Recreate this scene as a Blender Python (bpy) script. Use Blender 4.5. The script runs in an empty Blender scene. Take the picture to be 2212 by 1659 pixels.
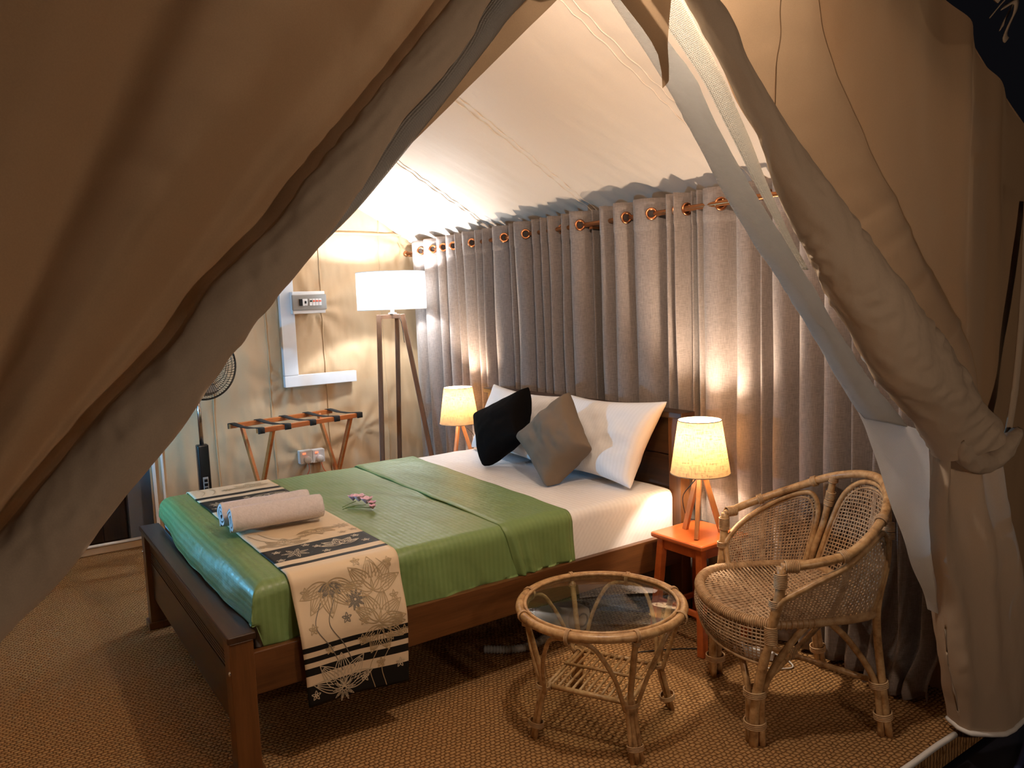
import bpy, bmesh, math, random
import numpy as np
from mathutils import Vector, Matrix, noise as mnoise

random.seed(7)
rng = np.random.RandomState(7)
PI = math.pi
SC = bpy.context.scene
COL = SC.collection

# ------------------------------------------------------------------ camera, world, light, exposure
cam_d = bpy.data.cameras.new('camera')
cam = bpy.data.objects.new('camera', cam_d)
COL.objects.link(cam)
cam_d.sensor_fit = 'HORIZONTAL'
cam_d.sensor_width = 36.0
cam_d.lens = 27.12
cam_d.clip_start = 0.02
_R = ((0.82326249, -0.56640431, -0.03774953), (0.09077839, 0.06571758, 0.9937004), (0.56035538, 0.82150311, -0.10552009))
m = Matrix.Identity(4)
for i in range(3):
    m[i][0] = _R[0][i]; m[i][1] = _R[1][i]; m[i][2] = -_R[2][i]
m[0][3], m[1][3], m[2][3] = -0.5525, -2.4464, 1.5159
cam.matrix_world = m
SC.camera = cam

world = bpy.data.worlds.new('night')
SC.world = world
world.use_nodes = True
world.node_tree.nodes['Background'].inputs[0].default_value = (0.036, 0.034, 0.042, 1)
world.node_tree.nodes['Background'].inputs[1].default_value = 0.05

SC.view_settings.view_transform = 'Standard'
SC.view_settings.look = 'None'
SC.view_settings.gamma = 1.0
SC.view_settings.use_curve_mapping = False
SC.view_settings.exposure = 0.80
try:
    SC.cycles.use_denoising = True
    SC.cycles.max_bounces = 8
    SC.cycles.diffuse_bounces = 4
    SC.cycles.transparent_max_bounces = 16
    SC.cycles.sample_clamp_indirect = 6.0
    SC.cycles.caustics_reflective = False
    SC.cycles.caustics_refractive = False
except Exception:
    pass

P_FLOORLAMP, C_FLOORLAMP = 40.0, (0.94, 0.97, 1.0)
P_TABLELAMP, C_TABLELAMP = 24.0, (1.0, 0.80, 0.61)
P_FILL, C_FILL = 52.0, (1.0, 0.72, 0.51)  # added front fill, lamp out of view
P_PENDANT, C_PENDANT = 30.0, (1.0, 0.82, 0.66)  # assumed pendant, out of view
P_COOL, C_COOL = 75.0, (0.13, 0.58, 1.0)  # assumed cool lamp, hidden by the left flap


def point_light(name, loc, power, color, radius, parent=None):
    d = bpy.data.lights.new(name, 'POINT')
    d.energy = power
    d.color = color
    d.shadow_soft_size = radius
    o = bpy.data.objects.new(name, d)
    COL.objects.link(o)
    o.location = loc
    if parent is not None:
        o.parent = parent
        o.location = Vector(loc) - Vector(BASE[parent.name])
    return o


# ------------------------------------------------------------------ object helpers
BASE = {}


def mesh_obj(name, V, F, mat, parent=None, smooth=True, uv=None, world=True):
    V = np.asarray(V, float)
    base = np.array(BASE.get(parent.name, (0, 0, 0))) if parent is not None else np.zeros(3)
    if world:
        V = V - base
    me = bpy.data.meshes.new(name)
    me.from_pydata([tuple(v) for v in V], [], [tuple(f) for f in F])
    if smooth:
        me.polygons.foreach_set('use_smooth', [True] * len(me.polygons))
    if uv is not None:
        lay = me.uv_layers.new(name='UVMap')
        idx = np.zeros(len(me.loops), int)
        me.loops.foreach_get('vertex_index', idx)
        lay.data.foreach_set('uv', np.asarray(uv, float)[idx].ravel())
    me.update()
    if mat is not None:
        me.materials.append(mat)
    o = bpy.data.objects.new(name, me)
    COL.objects.link(o)
    if parent is not None:
        o.parent = parent
    BASE[o.name] = tuple(base)
    return o


def thing(name, label, cat, loc=(0, 0, 0), group=None):
    o = bpy.data.objects.new(name, None)
    o.empty_display_size = 0.05
    COL.objects.link(o)
    o.location = loc
    BASE[o.name] = tuple(loc)
    tag(o, label, cat, group)
    return o


def tag(o, label, cat, group=None):
    o['label'] = label
    o['category'] = cat
    if group:
        o['group'] = group
    return o


def struct(o, label=None):
    o['kind'] = 'structure'
    if label:
        o['label'] = label
    return o


def copy_tree(o, parent=None):
    c = o.copy()
    COL.objects.link(c)
    if parent is not None:
        c.parent = parent
    BASE[c.name] = BASE.get(o.name, (0, 0, 0))
    for ch in list(o.children):
        copy_tree(ch, c)
    return c


def join(*parts):
    V, F = [], []
    for v, f in parts:
        n = len(V)
        V += [tuple(x) for x in v]
        F += [tuple(i + n for i in q) for q in f]
    return V, F


def solidify(o, t, offset=0.0):
    md = o.modifiers.new('thickness', 'SOLIDIFY')
    md.thickness = t
    md.offset = offset
    return o


def subsurf(o, n=1):
    md = o.modifiers.new('smooth', 'SUBSURF')
    md.levels = n
    md.render_levels = n
    return o


# ------------------------------------------------------------------ shapes
def box(x0, x1, y0, y1, z0, z1, bev=0.0, seg=2):
    bm = bmesh.new()
    bmesh.ops.create_cube(bm, size=1.0)
    for v in bm.verts:
        v.co = Vector(((x0 + x1) / 2 + v.co.x * (x1 - x0), (y0 + y1) / 2 + v.co.y * (y1 - y0), (z0 + z1) / 2 + v.co.z * (z1 - z0)))
    if bev > 0:
        bmesh.ops.bevel(bm, geom=list(bm.edges), offset=bev, segments=seg, profile=0.6, affect='EDGES')
    bm.verts.index_update()
    V = [tuple(v.co) for v in bm.verts]
    F = [tuple(v.index for v in f.verts) for f in bm.faces]
    bm.free()
    return V, F


def bar(p0, p1, w, h, up=(0, 0, 1), bev=0.003):
    """rectangular bar from p0 to p1; w across, h along 'up'."""
    p0, p1 = np.array(p0, float), np.array(p1, float)
    d = p1 - p0
    L = np.linalg.norm(d)
    d /= L
    u = np.array(up, float)
    s = np.cross(d, u)
    if np.linalg.norm(s) < 1e-4:
        s = np.cross(d, (1, 0, 0))
    s /= np.linalg.norm(s)
    u = np.cross(s, d)
    V, F = box(-w / 2, w / 2, -h / 2, h / 2, 0, L, bev)
    V = np.array(V)
    return (p0 + V[:, :1] * s + V[:, 1:2] * u + V[:, 2:3] * d).tolist(), F


def catmull(P, n):
    P = np.asarray(P, float)
    if len(P) < 3:
        t = np.linspace(0, 1, n)[:, None]
        return P[0] * (1 - t) + P[-1] * t
    d = np.r_[0, np.cumsum(np.linalg.norm(np.diff(P, axis=0), axis=1))]
    Q = np.vstack([2 * P[0] - P[1], P, 2 * P[-1] - P[-2]])
    out = []
    for s in np.linspace(0, d[-1], n):
        i = min(max(np.searchsorted(d, s, 'right') - 1, 0), len(P) - 2)
        t = (s - d[i]) / max(d[i + 1] - d[i], 1e-9)
        a, b, c, e = Q[i], Q[i + 1], Q[i + 2], Q[i + 3]
        out.append(0.5 * ((2 * b) + (-a + c) * t + (2 * a - 5 * b + 4 * c - e) * t * t + (-a + 3 * b - 3 * c + e) * t ** 3))
    return np.array(out)


def frames(P, closed=False):
    P = np.asarray(P, float)
    n = len(P)
    T = np.zeros_like(P)
    for i in range(n):
        a = P[(i - 1) % n] if (closed or i > 0) else P[i]
        b = P[(i + 1) % n] if (closed or i < n - 1) else P[i]
        t = b - a
        T[i] = t / max(np.linalg.norm(t), 1e-9)
    ref = np.array([0, 0, 1.0]) if abs(T[0][2]) < 0.9 else np.array([1.0, 0, 0])
    N = np.zeros_like(P)
    v = np.cross(ref, T[0]); v /= np.linalg.norm(v)
    for i in range(n):
        v = v - T[i] * (v @ T[i])
        v /= max(np.linalg.norm(v), 1e-9)
        N[i] = v
    return T, N, np.cross(T, N)


def tube(P, r, n=8, closed=False, cap=True):
    P = np.asarray(P, float)
    k = len(P)
    R = np.full(k, r) if np.isscalar(r) else np.asarray(r, float)
    T, N, B = frames(P, closed)
    V, F = [], []
    for i in range(k):
        for j in range(n):
            a = 2 * PI * j / n
            V.append(tuple(P[i] + R[i] * (math.cos(a) * N[i] + math.sin(a) * B[i])))
    m_ = k if closed else k - 1
    for i in range(m_):
        for j in range(n):
            a, b = i * n + j, i * n + (j + 1) % n
            c, d = ((i + 1) % k) * n + (j + 1) % n, ((i + 1) % k) * n + j
            F.append((a, b, c, d))
    if cap and not closed:
        F.append(tuple(range(n - 1, -1, -1)))
        F.append(tuple((k - 1) * n + j for j in range(n)))
    return V, F


def ring(c, axis, R, r, n=32, m_=8):
    ax = Vector(axis).normalized()
    e1 = ax.orthogonal().normalized()
    e2 = ax.cross(e1)
    P = [np.array(c) + R * (math.cos(a) * np.array(e1) + math.sin(a) * np.array(e2)) for a in np.linspace(0, 2 * PI, n, endpoint=False)]
    return tube(P, r, m_, closed=True)


def binding(c, axis, R, turns=3, r=0.0026, gap=0.0052):
    """rattan strip wrapped round a pole or a bundle"""
    ax = np.array(Vector(axis).normalized())
    return join(*[ring(np.array(c) + ax * gap * (k - (turns - 1) / 2), axis, R, r, 14, 5) for k in range(turns)])


def lathe(prof, n=32, c=(0, 0, 0), closed=False):
    V, F = [], []
    k = len(prof)
    for i in range(k):
        for j in range(n):
            a = 2 * PI * j / n
            V.append((c[0] + prof[i][0] * math.cos(a), c[1] + prof[i][0] * math.sin(a), c[2] + prof[i][1]))
    for i in range(k if closed else k - 1):
        for j in range(n):
            F.append((i * n + j, i * n + (j + 1) % n, ((i + 1) % k) * n + (j + 1) % n, ((i + 1) % k) * n + j))
    return V, F


def grid(nu, nv, fn, wrap_v=False):
    V, UV, F = [], [], []
    for i in range(nu):
        for j in range(nv):
            u, v = i / (nu - 1), j / (nv if wrap_v else nv - 1)
            V.append(fn(u, v))
            UV.append((u, v))
    for i in range(nu - 1):
        for j in range(nv if wrap_v else nv - 1):
            a, b = i * nv + j, i * nv + (j + 1) % nv
            F.append((a, b, b + nv, a + nv))
    return V, F, UV


def nz(x, y, z=0.0, s=1.0):
    return mnoise.noise(Vector((x * s, y * s, z * s)))


def lerp(a, b, t):
    return a + (b - a) * t


def smooth(a, b, x):
    t = min(max((x - a) / (b - a), 0), 1)
    return t * t * (3 - 2 * t)


def bump(x, c, w):
    return math.exp(-((x - c) / w) ** 2)


# ------------------------------------------------------------------ materials
def newmat(name):
    m_ = bpy.data.materials.new(name)
    m_.use_nodes = True
    nt = m_.node_tree
    b = nt.nodes['Principled BSDF']
    return m_, nt, b


def nd(nt, t, **kw):
    n_ = nt.nodes.new(t)
    for k, v in kw.items():
        if k in n_.inputs:
            n_.inputs[k].default_value = v
        else:
            setattr(n_, k, v)
    return n_


def mixc(nt, fac, a, b, mode='MIX'):
    n_ = nt.nodes.new('ShaderNodeMix')
    n_.data_type = 'RGBA'
    n_.blend_type = mode
    for i, s in ((0, fac), (6, a), (7, b)):
        if hasattr(s, 'links'):
            nt.links.new(s, n_.inputs[i])
        elif i == 0:
            n_.inputs[0].default_value = s
        else:
            n_.inputs[i].default_value = (*s, 1)
    return n_.outputs[2]


def math_n(nt, op, a, b=None):
    n_ = nt.nodes.new('ShaderNodeMath')
    n_.operation = op
    for i, s in enumerate((a, b)):
        if s is None:
            continue
        if hasattr(s, 'links'):
            nt.links.new(s, n_.inputs[i])
        else:
            n_.inputs[i].default_value = s
    return n_.outputs[0]


def ramp(nt, fac, stops, interp='LINEAR'):
    n_ = nt.nodes.new('ShaderNodeValToRGB')
    n_.color_ramp.interpolation = interp
    el = n_.color_ramp.elements
    while len(el) < len(stops):
        el.new(0.5)
    for e, (p, c) in zip(el, stops):
        e.position = p
        e.color = (*c, 1) if len(c) == 3 else c
    nt.links.new(fac, n_.inputs[0])
    return n_.outputs[0]


def coords(nt, which='Object', scale=(1, 1, 1), rot=(0, 0, 0)):
    tc = nt.nodes.new('ShaderNodeTexCoord')
    mp = nt.nodes.new('ShaderNodeMapping')
    mp.inputs['Scale'].default_value = scale
    mp.inputs['Rotation'].default_value = rot
    nt.links.new(tc.outputs[which], mp.inputs[0])
    return mp.outputs[0]


def noise_n(nt, vec, scale, detail=3, rough=0.55):
    n_ = nd(nt, 'ShaderNodeTexNoise', Scale=scale, Detail=detail, Roughness=rough)
    nt.links.new(vec, n_.inputs['Vector'])
    return n_.outputs['Fac']


def add_bump(nt, b, height, strength, dist=0.002, chain=None):
    n_ = nd(nt, 'ShaderNodeBump', Strength=strength, Distance=dist)
    nt.links.new(height, n_.inputs['Height'])
    if chain is not None:
        nt.links.new(chain, n_.inputs['Normal'])
    nt.links.new(n_.outputs[0], b.inputs['Normal'])
    return n_.outputs[0]


def plain(name, col, rough=0.5, metal=0.0, spec=0.5, var=0.0, vscale=30, bmp=0.0, bscale=200, emit=0.0):
    m_, nt, b = newmat(name)
    b.inputs['Base Color'].default_value = (*col, 1)
    b.inputs['Roughness'].default_value = rough
    b.inputs['Metallic'].default_value = metal
    b.inputs['Specular IOR Level'].default_value = spec
    if var or bmp:
        v = coords(nt)
        if var:
            f = noise_n(nt, v, vscale, 3)
            nt.links.new(mixc(nt, f, tuple(c * (1 - var) for c in col), tuple(min(1, c * (1 + var)) for c in col)), b.inputs['Base Color'])
        if bmp:
            add_bump(nt, b, noise_n(nt, v, bscale, 2), bmp, 0.002)
    if emit:
        b.inputs['Emission Color'].default_value = (*col, 1)
        b.inputs['Emission Strength'].default_value = emit
    return m_


def canvas(name, col, rough=0.75, wr=0.35, wscale=5.0, transl=0.0, stretch=(1, 1, 1), wdist=0.02, spec=0.2, detail=3, sheen=0.0):
    """tent canvas: woven colour grain, soft wrinkles as relief, a little light let through"""
    m_, nt, b = newmat(name)
    v = coords(nt, 'Object', stretch)
    w = noise_n(nt, v, wscale, detail, 0.5)
    v2 = coords(nt)
    g = noise_n(nt, v2, 420, 2)
    c = mixc(nt, g, tuple(x * 0.90 for x in col), tuple(min(1, x * 1.08) for x in col))
    f = noise_n(nt, v2, 1.3, 2)
    c = mixc(nt, f, c, tuple(x * 0.86 for x in col)) if False else c
    nt.links.new(c, b.inputs['Base Color'])
    b.inputs['Roughness'].default_value = rough
    b.inputs['Specular IOR Level'].default_value = spec
    b.inputs['Sheen Weight'].default_value = sheen
    n1 = add_bump(nt, b, w, wr, wdist)
    nrm = add_bump(nt, b, g, 0.15, 0.001, n1)
    if transl > 0:
        tr = nd(nt, 'ShaderNodeBsdfTranslucent')
        nt.links.new(c, tr.inputs['Color'])
        nt.links.new(nrm, tr.inputs['Normal'])
        mx = nd(nt, 'ShaderNodeMixShader', Fac=transl)
        nt.links.new(b.outputs[0], mx.inputs[1])
        nt.links.new(tr.outputs[0], mx.inputs[2])
        nt.links.new(mx.outputs[0], nt.nodes['Material Output'].inputs[0])
    return m_


def wood(name, dark, light, rough=0.35, axis=0, scale=6.0, spec=0.5):
    m_, nt, b = newmat(name)
    sc = [1.0, 1.0, 1.0]
    sc[axis] = 0.07
    v = coords(nt, 'Object', tuple(s * scale for s in sc))
    n1 = noise_n(nt, v, 4.0, 5, 0.6)
    n2 = noise_n(nt, v, 30.0, 2, 0.5)
    f = math_n(nt, 'ADD', math_n(nt, 'MULTIPLY', n1, 0.75), math_n(nt, 'MULTIPLY', n2, 0.25))
    c = ramp(nt, f, [(0.32, dark), (0.68, light)])
    nt.links.new(c, b.inputs['Base Color'])
    b.inputs['Roughness'].default_value = rough
    b.inputs['Specular IOR Level'].default_value = spec
    add_bump(nt, b, n2, 0.12, 0.001)
    return m_


def rattan_mat(name, a, c, d, rough=0.35):
    m_, nt, b = newmat(name)
    v = coords(nt)
    n1 = noise_n(nt, v, 38, 4, 0.65)
    n2 = noise_n(nt, v, 7, 2)
    f = math_n(nt, 'ADD', math_n(nt, 'MULTIPLY', n1, 0.7), math_n(nt, 'MULTIPLY', n2, 0.3))
    nt.links.new(ramp(nt, f, [(0.30, a), (0.48, c), (0.68, d)]), b.inputs['Base Color'])
    b.inputs['Roughness'].default_value = rough
    add_bump(nt, b, n1, 0.25, 0.002)
    return m_


def striped_satin(name, col, col2, period, rough_a, rough_b, wr=0.2, spec=0.4, sheen=0.0):
    """satin cloth with woven stripes across UV.x (metres)"""
    m_, nt, b = newmat(name)
    tc = nt.nodes.new('ShaderNodeTexCoord')
    sp = nt.nodes.new('ShaderNodeSeparateXYZ')
    nt.links.new(tc.outputs['UV'], sp.inputs[0])
    s = math_n(nt, 'SINE', math_n(nt, 'MULTIPLY', sp.outputs[0], 2 * PI / period))
    f = math_n(nt, 'MULTIPLY', math_n(nt, 'ADD', math_n(nt, 'MULTIPLY', s, 2.2), 1.0), 0.5)
    cl = nt.nodes.new('ShaderNodeClamp')
    nt.links.new(f, cl.inputs[0])
    f = cl.outputs[0]
    nt.links.new(mixc(nt, f, col, col2), b.inputs['Base Color'])
    nt.links.new(math_n(nt, 'ADD', math_n(nt, 'MULTIPLY', f, rough_b - rough_a), rough_a), b.inputs['Roughness'])
    b.inputs['Specular IOR Level'].default_value = spec
    b.inputs['Sheen Weight'].default_value = sheen
    v = coords(nt)
    w = noise_n(nt, v, 9, 3)
    n1 = add_bump(nt, b, w, wr, 0.02)
    add_bump(nt, b, f, 0.12, 0.0015, n1)
    return m_


def lampshade(name, col, tcol, transl, thread=True, thick=0.55):
    m_, nt, b = newmat(name)
    v1 = coords(nt, 'UV', (150, 9, 1))
    v2 = coords(nt, 'UV', (14, 70, 1))
    n1 = noise_n(nt, v1, 1.0, 2)
    n2 = noise_n(nt, v2, 1.0, 2)
    f = math_n(nt, 'MULTIPLY', math_n(nt, 'ADD', n1, n2), 0.5)
    c = ramp(nt, f, [(0.36, tuple(x * thick for x in tcol)), (0.52, tcol)]) if thread else None
    b.inputs['Roughness'].default_value = 0.9
    b.inputs['Specular IOR Level'].default_value = 0.1
    tr = nd(nt, 'ShaderNodeBsdfTranslucent')
    if thread:
        nt.links.new(mixc(nt, f, tuple(x * 0.8 for x in col), col), b.inputs['Base Color'])
        nt.links.new(c, tr.inputs['Color'])
    else:
        b.inputs['Base Color'].default_value = (*col, 1)
        tr.inputs['Color'].default_value = (*tcol, 1)
    mx = nd(nt, 'ShaderNodeMixShader', Fac=transl)
    nt.links.new(b.outputs[0], mx.inputs[1])
    nt.links.new(tr.outputs[0], mx.inputs[2])
    nt.links.new(mx.outputs[0], nt.nodes['Material Output'].inputs[0])
    return m_


def net_mat(name, col, period, open_frac):
    """fine insect netting: threads with open holes between them, laid out on UV (metres)"""
    m_, nt, b = newmat(name)
    tc = nt.nodes.new('ShaderNodeTexCoord')
    sp = nt.nodes.new('ShaderNodeSeparateXYZ')
    nt.links.new(tc.outputs['UV'], sp.inputs[0])
    a = math_n(nt, 'SINE', math_n(nt, 'MULTIPLY', sp.outputs[0], 2 * PI / period))
    c = math_n(nt, 'SINE', math_n(nt, 'MULTIPLY', sp.outputs[1], 2 * PI / period))
    hole = math_n(nt, 'GREATER_THAN', math_n(nt, 'MINIMUM', a, c), 1 - 2 * open_frac)
    b.inputs['Base Color'].default_value = (*col, 1)
    b.inputs['Roughness'].default_value = 0.7
    b.inputs['Specular IOR Level'].default_value = 0.3
    add_bump(nt, b, math_n(nt, 'ADD', a, c), 0.5, 0.002)
    tr = nd(nt, 'ShaderNodeBsdfTransparent')
    mx = nd(nt, 'ShaderNodeMixShader')
    tl = nd(nt, 'ShaderNodeBsdfTranslucent')
    tl.inputs['Color'].default_value = (*col, 1)
    m0 = nd(nt, 'ShaderNodeMixShader', Fac=0.45)
    nt.links.new(b.outputs[0], m0.inputs[1])
    nt.links.new(tl.outputs[0], m0.inputs[2])
    nt.links.new(hole, mx.inputs[0])
    nt.links.new(m0.outputs[0], mx.inputs[1])
    nt.links.new(tr.outputs[0], mx.inputs[2])
    nt.links.new(mx.outputs[0], nt.nodes['Material Output'].inputs[0])
    return m_


def carpet_mat():
    m_, nt, b = newmat('coir_carpet')
    v = coords(nt)
    # warped rows of plaited coir
    wv = nd(nt, 'ShaderNodeTexNoise', Scale=28.0, Detail=3)
    nt.links.new(v, wv.inputs['Vector'])
    mv = nt.nodes.new('ShaderNodeMixRGB') if False else None
    vm = nt.nodes.new('ShaderNodeVectorMath'); vm.operation = 'SCALE'
    nt.links.new(wv.outputs['Color'], vm.inputs[0]); vm.inputs['Scale'].default_value = 0.022
    va = nt.nodes.new('ShaderNodeVectorMath'); va.operation = 'ADD'
    nt.links.new(v, va.inputs[0]); nt.links.new(vm.outputs[0], va.inputs[1])
    sp = nt.nodes.new('ShaderNodeSeparateXYZ')
    nt.links.new(va.outputs[0], sp.inputs[0])
    px, py = 0.0200, 0.0160
    rowf = math_n(nt, 'MULTIPLY', sp.outputs[1], 1 / py)
    row = math_n(nt, 'FLOOR', rowf)
    par = math_n(nt, 'MULTIPLY', math_n(nt, 'MODULO', row, 2.0), 0.5)
    a = math_n(nt, 'ADD', math_n(nt, 'MULTIPLY', sp.outputs[0], 1 / px), par)
    sx = math_n(nt, 'ABSOLUTE', math_n(nt, 'SINE', math_n(nt, 'MULTIPLY', a, PI)))
    sy = math_n(nt, 'ABSOLUTE', math_n(nt, 'SINE', math_n(nt, 'MULTIPLY', rowf, PI)))
    h = math_n(nt, 'MULTIPLY', math_n(nt, 'POWER', sx, 0.6), math_n(nt, 'POWER', sy, 0.6))
    fib = noise_n(nt, v, 330, 3, 0.7)
    big = noise_n(nt, v, 2.2, 3)
    hh = math_n(nt, 'ADD', h, math_n(nt, 'MULTIPLY', fib, 0.45))
    c = ramp(nt, hh, [(0.22, (0.10, 0.040, 0.012)), (0.62, (0.38, 0.198, 0.074)), (1.0, (0.58, 0.340, 0.148))])
    c = mixc(nt, math_n(nt, 'MULTIPLY', big, 0.35), c, (0.32, 0.145, 0.046))
    nt.links.new(c, b.inputs['Base Color'])
    b.inputs['Roughness'].default_value = 0.85
    b.inputs['Specular IOR Level'].default_value = 0.15
    add_bump(nt, b, hh, 1.0, 0.010)
    return m_


def glass_mat(name):
    m_, nt, b = newmat(name)
    tr = nd(nt, 'ShaderNodeBsdfTransparent')
    tr.inputs['Color'].default_value = (0.90, 0.94, 0.92, 1)
    gl = nd(nt, 'ShaderNodeBsdfGlossy', Roughness=0.02)
    lw = nd(nt, 'ShaderNodeLayerWeight', Blend=0.5)
    fac = math_n(nt, 'ADD', math_n(nt, 'MULTIPLY', math_n(nt, 'POWER', lw.outputs['Facing'], 4.0), 0.35), 0.03)
    mx = nd(nt, 'ShaderNodeMixShader')
    nt.links.new(fac, mx.inputs[0])
    nt.links.new(tr.outputs[0], mx.inputs[1])
    nt.links.new(gl.outputs[0], mx.inputs[2])
    nt.links.new(mx.outputs[0], nt.nodes['Material Output'].inputs[0])
    return m_


def emit_mat(name, col, strength):
    m_, nt, b = newmat(name)
    b.inputs['Base Color'].default_value = (*col, 1)
    b.inputs['Emission Color'].default_value = (*col, 1)
    b.inputs['Emission Strength'].default_value = strength
    return m_


M = {}
M['carpet'] = carpet_mat()
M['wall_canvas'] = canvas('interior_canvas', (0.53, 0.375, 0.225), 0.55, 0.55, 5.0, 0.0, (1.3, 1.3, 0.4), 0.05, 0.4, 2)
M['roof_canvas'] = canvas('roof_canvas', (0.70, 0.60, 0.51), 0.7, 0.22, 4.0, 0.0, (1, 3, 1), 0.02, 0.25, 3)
M['flap_canvas'] = canvas('flap_canvas', (0.50, 0.34, 0.205), 0.75, 0.30, 7.0, 0.13, (1, 1, 1), 0.02, 0.2, 3)
M['roll_canvas'] = canvas('rolled_canvas', (0.60, 0.48, 0.36), 0.7, 0.5, 15.0, 0.05, (1, 1, 1), 0.022, 0.25, 2)
M['hang_canvas'] = canvas('hanging_canvas', (0.60, 0.48, 0.36), 0.7, 0.5, 12.0, 0.30, (1, 1, 0.5), 0.022, 0.25, 2)
M['roll_blocker'] = canvas('opaque_shadow_canvas', (0.34, 0.26, 0.19), 0.8, 0.4, 12.0, 0.0)  # opaque cloth for the added roll that shades the left flap
M['net'] = net_mat('insect_net', (0.62, 0.60, 0.55), 0.0042, 0.16)
M['net_dense'] = net_mat('rolled_insect_net', (0.66, 0.65, 0.63), 0.0042, 0.0)
M['tape'] = plain('white_tape', (0.72, 0.70, 0.68), 0.6, var=0.05)
M['curtain'] = None
M['dark_wood'] = wood('dark_teak', (0.018, 0.008, 0.004), (0.062, 0.027, 0.011), 0.32, 1, 5)
M['dark_wood_x'] = wood('dark_teak_rail', (0.060, 0.022, 0.007), (0.150, 0.060, 0.019), 0.32, 0, 5)
M['dark_wood_z'] = wood('dark_teak_post', (0.075, 0.028, 0.008), (0.165, 0.068, 0.021), 0.30, 2, 5)
M['stool_wood'] = wood('orange_stool_wood', (0.36, 0.075, 0.016), (0.52, 0.125, 0.028), 0.28, 0, 6)
M['rack_wood'] = wood('orange_rack_wood', (0.36, 0.10, 0.022), (0.52, 0.18, 0.05), 0.35, 0, 6)
M['lamp_wood'] = wood('lamp_leg_wood', (0.30, 0.12, 0.04), (0.50, 0.23, 0.09), 0.4, 2, 8)
M['tripod_wood'] = wood('tripod_walnut', (0.075, 0.034, 0.016), (0.165, 0.080, 0.038), 0.45, 2, 7)
M['sheet'] = striped_satin('white_sateen', (0.80, 0.80, 0.82), (0.765, 0.765, 0.785), 0.024, 0.45, 0.65, 0.25, 0.35)
M['green'] = striped_satin('green_sateen', (0.150, 0.235, 0.080), (0.165, 0.255, 0.090), 0.021, 0.40, 0.52, 0.34, 0.42)
M['pillow'] = striped_satin('white_pillow_sateen', (0.80, 0.80, 0.82), (0.775, 0.775, 0.795), 0.020, 0.5, 0.65, 0.3, 0.3)
M['black_cloth'] = plain('black_velvet', (0.006, 0.005, 0.005), 0.95, spec=0.05, bmp=0.3, bscale=30)
M['brown_cloth'] = plain('taupe_velvet', (0.165, 0.130, 0.100), 0.8, spec=0.2, var=0.15, vscale=6, bmp=0.3, bscale=18)
M['towel'] = plain('terry_towel', (0.62, 0.58, 0.60), 0.95, spec=0.05, var=0.15, vscale=90, bmp=1.0, bscale=150)
M['rattan'] = rattan_mat('rattan_pole', (0.18, 0.085, 0.030), (0.44, 0.26, 0.115), (0.62, 0.42, 0.22))
M['cane'] = rattan_mat('cane_strand', (0.22, 0.125, 0.065), (0.42, 0.28, 0.165), (0.58, 0.42, 0.27), 0.5)
M['cane_bind'] = rattan_mat('cane_binding', (0.26, 0.14, 0.06), (0.46, 0.29, 0.15), (0.60, 0.42, 0.24), 0.45)
M['glass'] = glass_mat('table_glass')
M['white_plastic'] = plain('white_plastic', (0.70, 0.71, 0.73), 0.35)
M['grey_plastic'] = plain('smoked_plastic', (0.26, 0.25, 0.24), 0.2)
M['black_plastic'] = plain('black_plastic', (0.008, 0.008, 0.009), 0.25)
M['red_plastic'] = plain('red_switch', (0.75, 0.12, 0.06), 0.4)
M['red_glow'] = emit_mat('red_neon', (1.0, 0.12, 0.05), 1.5)
M['chrome'] = plain('chrome', (0.62, 0.62, 0.64), 0.18, 1.0)
M['copper'] = plain('copper_ring', (0.62, 0.25, 0.11), 0.3, 1.0)
M['bronze'] = plain('bronze_rod', (0.30, 0.115, 0.040), 0.28, 0.7)
M['black_webbing'] = plain('black_webbing', (0.007, 0.007, 0.008), 0.8, bmp=0.4, bscale=500)
M['cable'] = plain('black_cable', (0.01, 0.01, 0.01), 0.5)
M['orange_cable'] = plain('orange_cable', (0.70, 0.14, 0.05), 0.5)
M['white_cable'] = plain('white_cable', (0.7, 0.7, 0.7), 0.5)
M['grey_hose'] = plain('grey_hose', (0.30, 0.31, 0.32), 0.5)
M['white_wood'] = plain('white_painted_board', (0.66, 0.68, 0.72), 0.5, var=0.03)
M['grey_panel'] = plain('grey_panel', (0.20, 0.20, 0.21), 0.6, var=0.06, vscale=4)
M['brown_door'] = wood('brown_door_wood', (0.018, 0.008, 0.004), (0.050, 0.022, 0.010), 0.4, 2, 4)
M['ground'] = plain('dark_groundsheet', (0.010, 0.011, 0.018), 0.45, var=0.3, vscale=3, bmp=0.5, bscale=6)
M['blue_sheet'] = plain('blue_tarpaulin', (0.035, 0.045, 0.11), 0.35)
M['petal'] = plain('pink_petal', (0.68, 0.42, 0.58), 0.6, var=0.2, vscale=60)
M['petal_pale'] = plain('pale_pink_petal', (0.78, 0.55, 0.68), 0.6, var=0.15, vscale=60)
M['stem'] = plain('green_stem', (0.10, 0.17, 0.04), 0.6)
M['bulb'] = emit_mat('warm_bulb', (1.0, 0.72, 0.40), 25.0)
M['bulb_cool'] = emit_mat('cool_bulb', (0.85, 0.93, 1.0), 30.0)
M['shade_linen'] = lampshade('linen_lampshade', (0.66, 0.56, 0.42), (0.115, 0.068, 0.027), 0.5, thick=0.25)
M['shade_white'] = lampshade('white_lampshade', (0.80, 0.81, 0.82), (0.34, 0.36, 0.37), 0.5, thread=False)
M['hole'] = plain('hole_shade', (0.022, 0.010, 0.006), 0.6)  # dark colour stands for the shade inside the grommets
M['metal_dark'] = plain('dark_bolt', (0.10, 0.09, 0.08), 0.4, 0.8)


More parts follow.
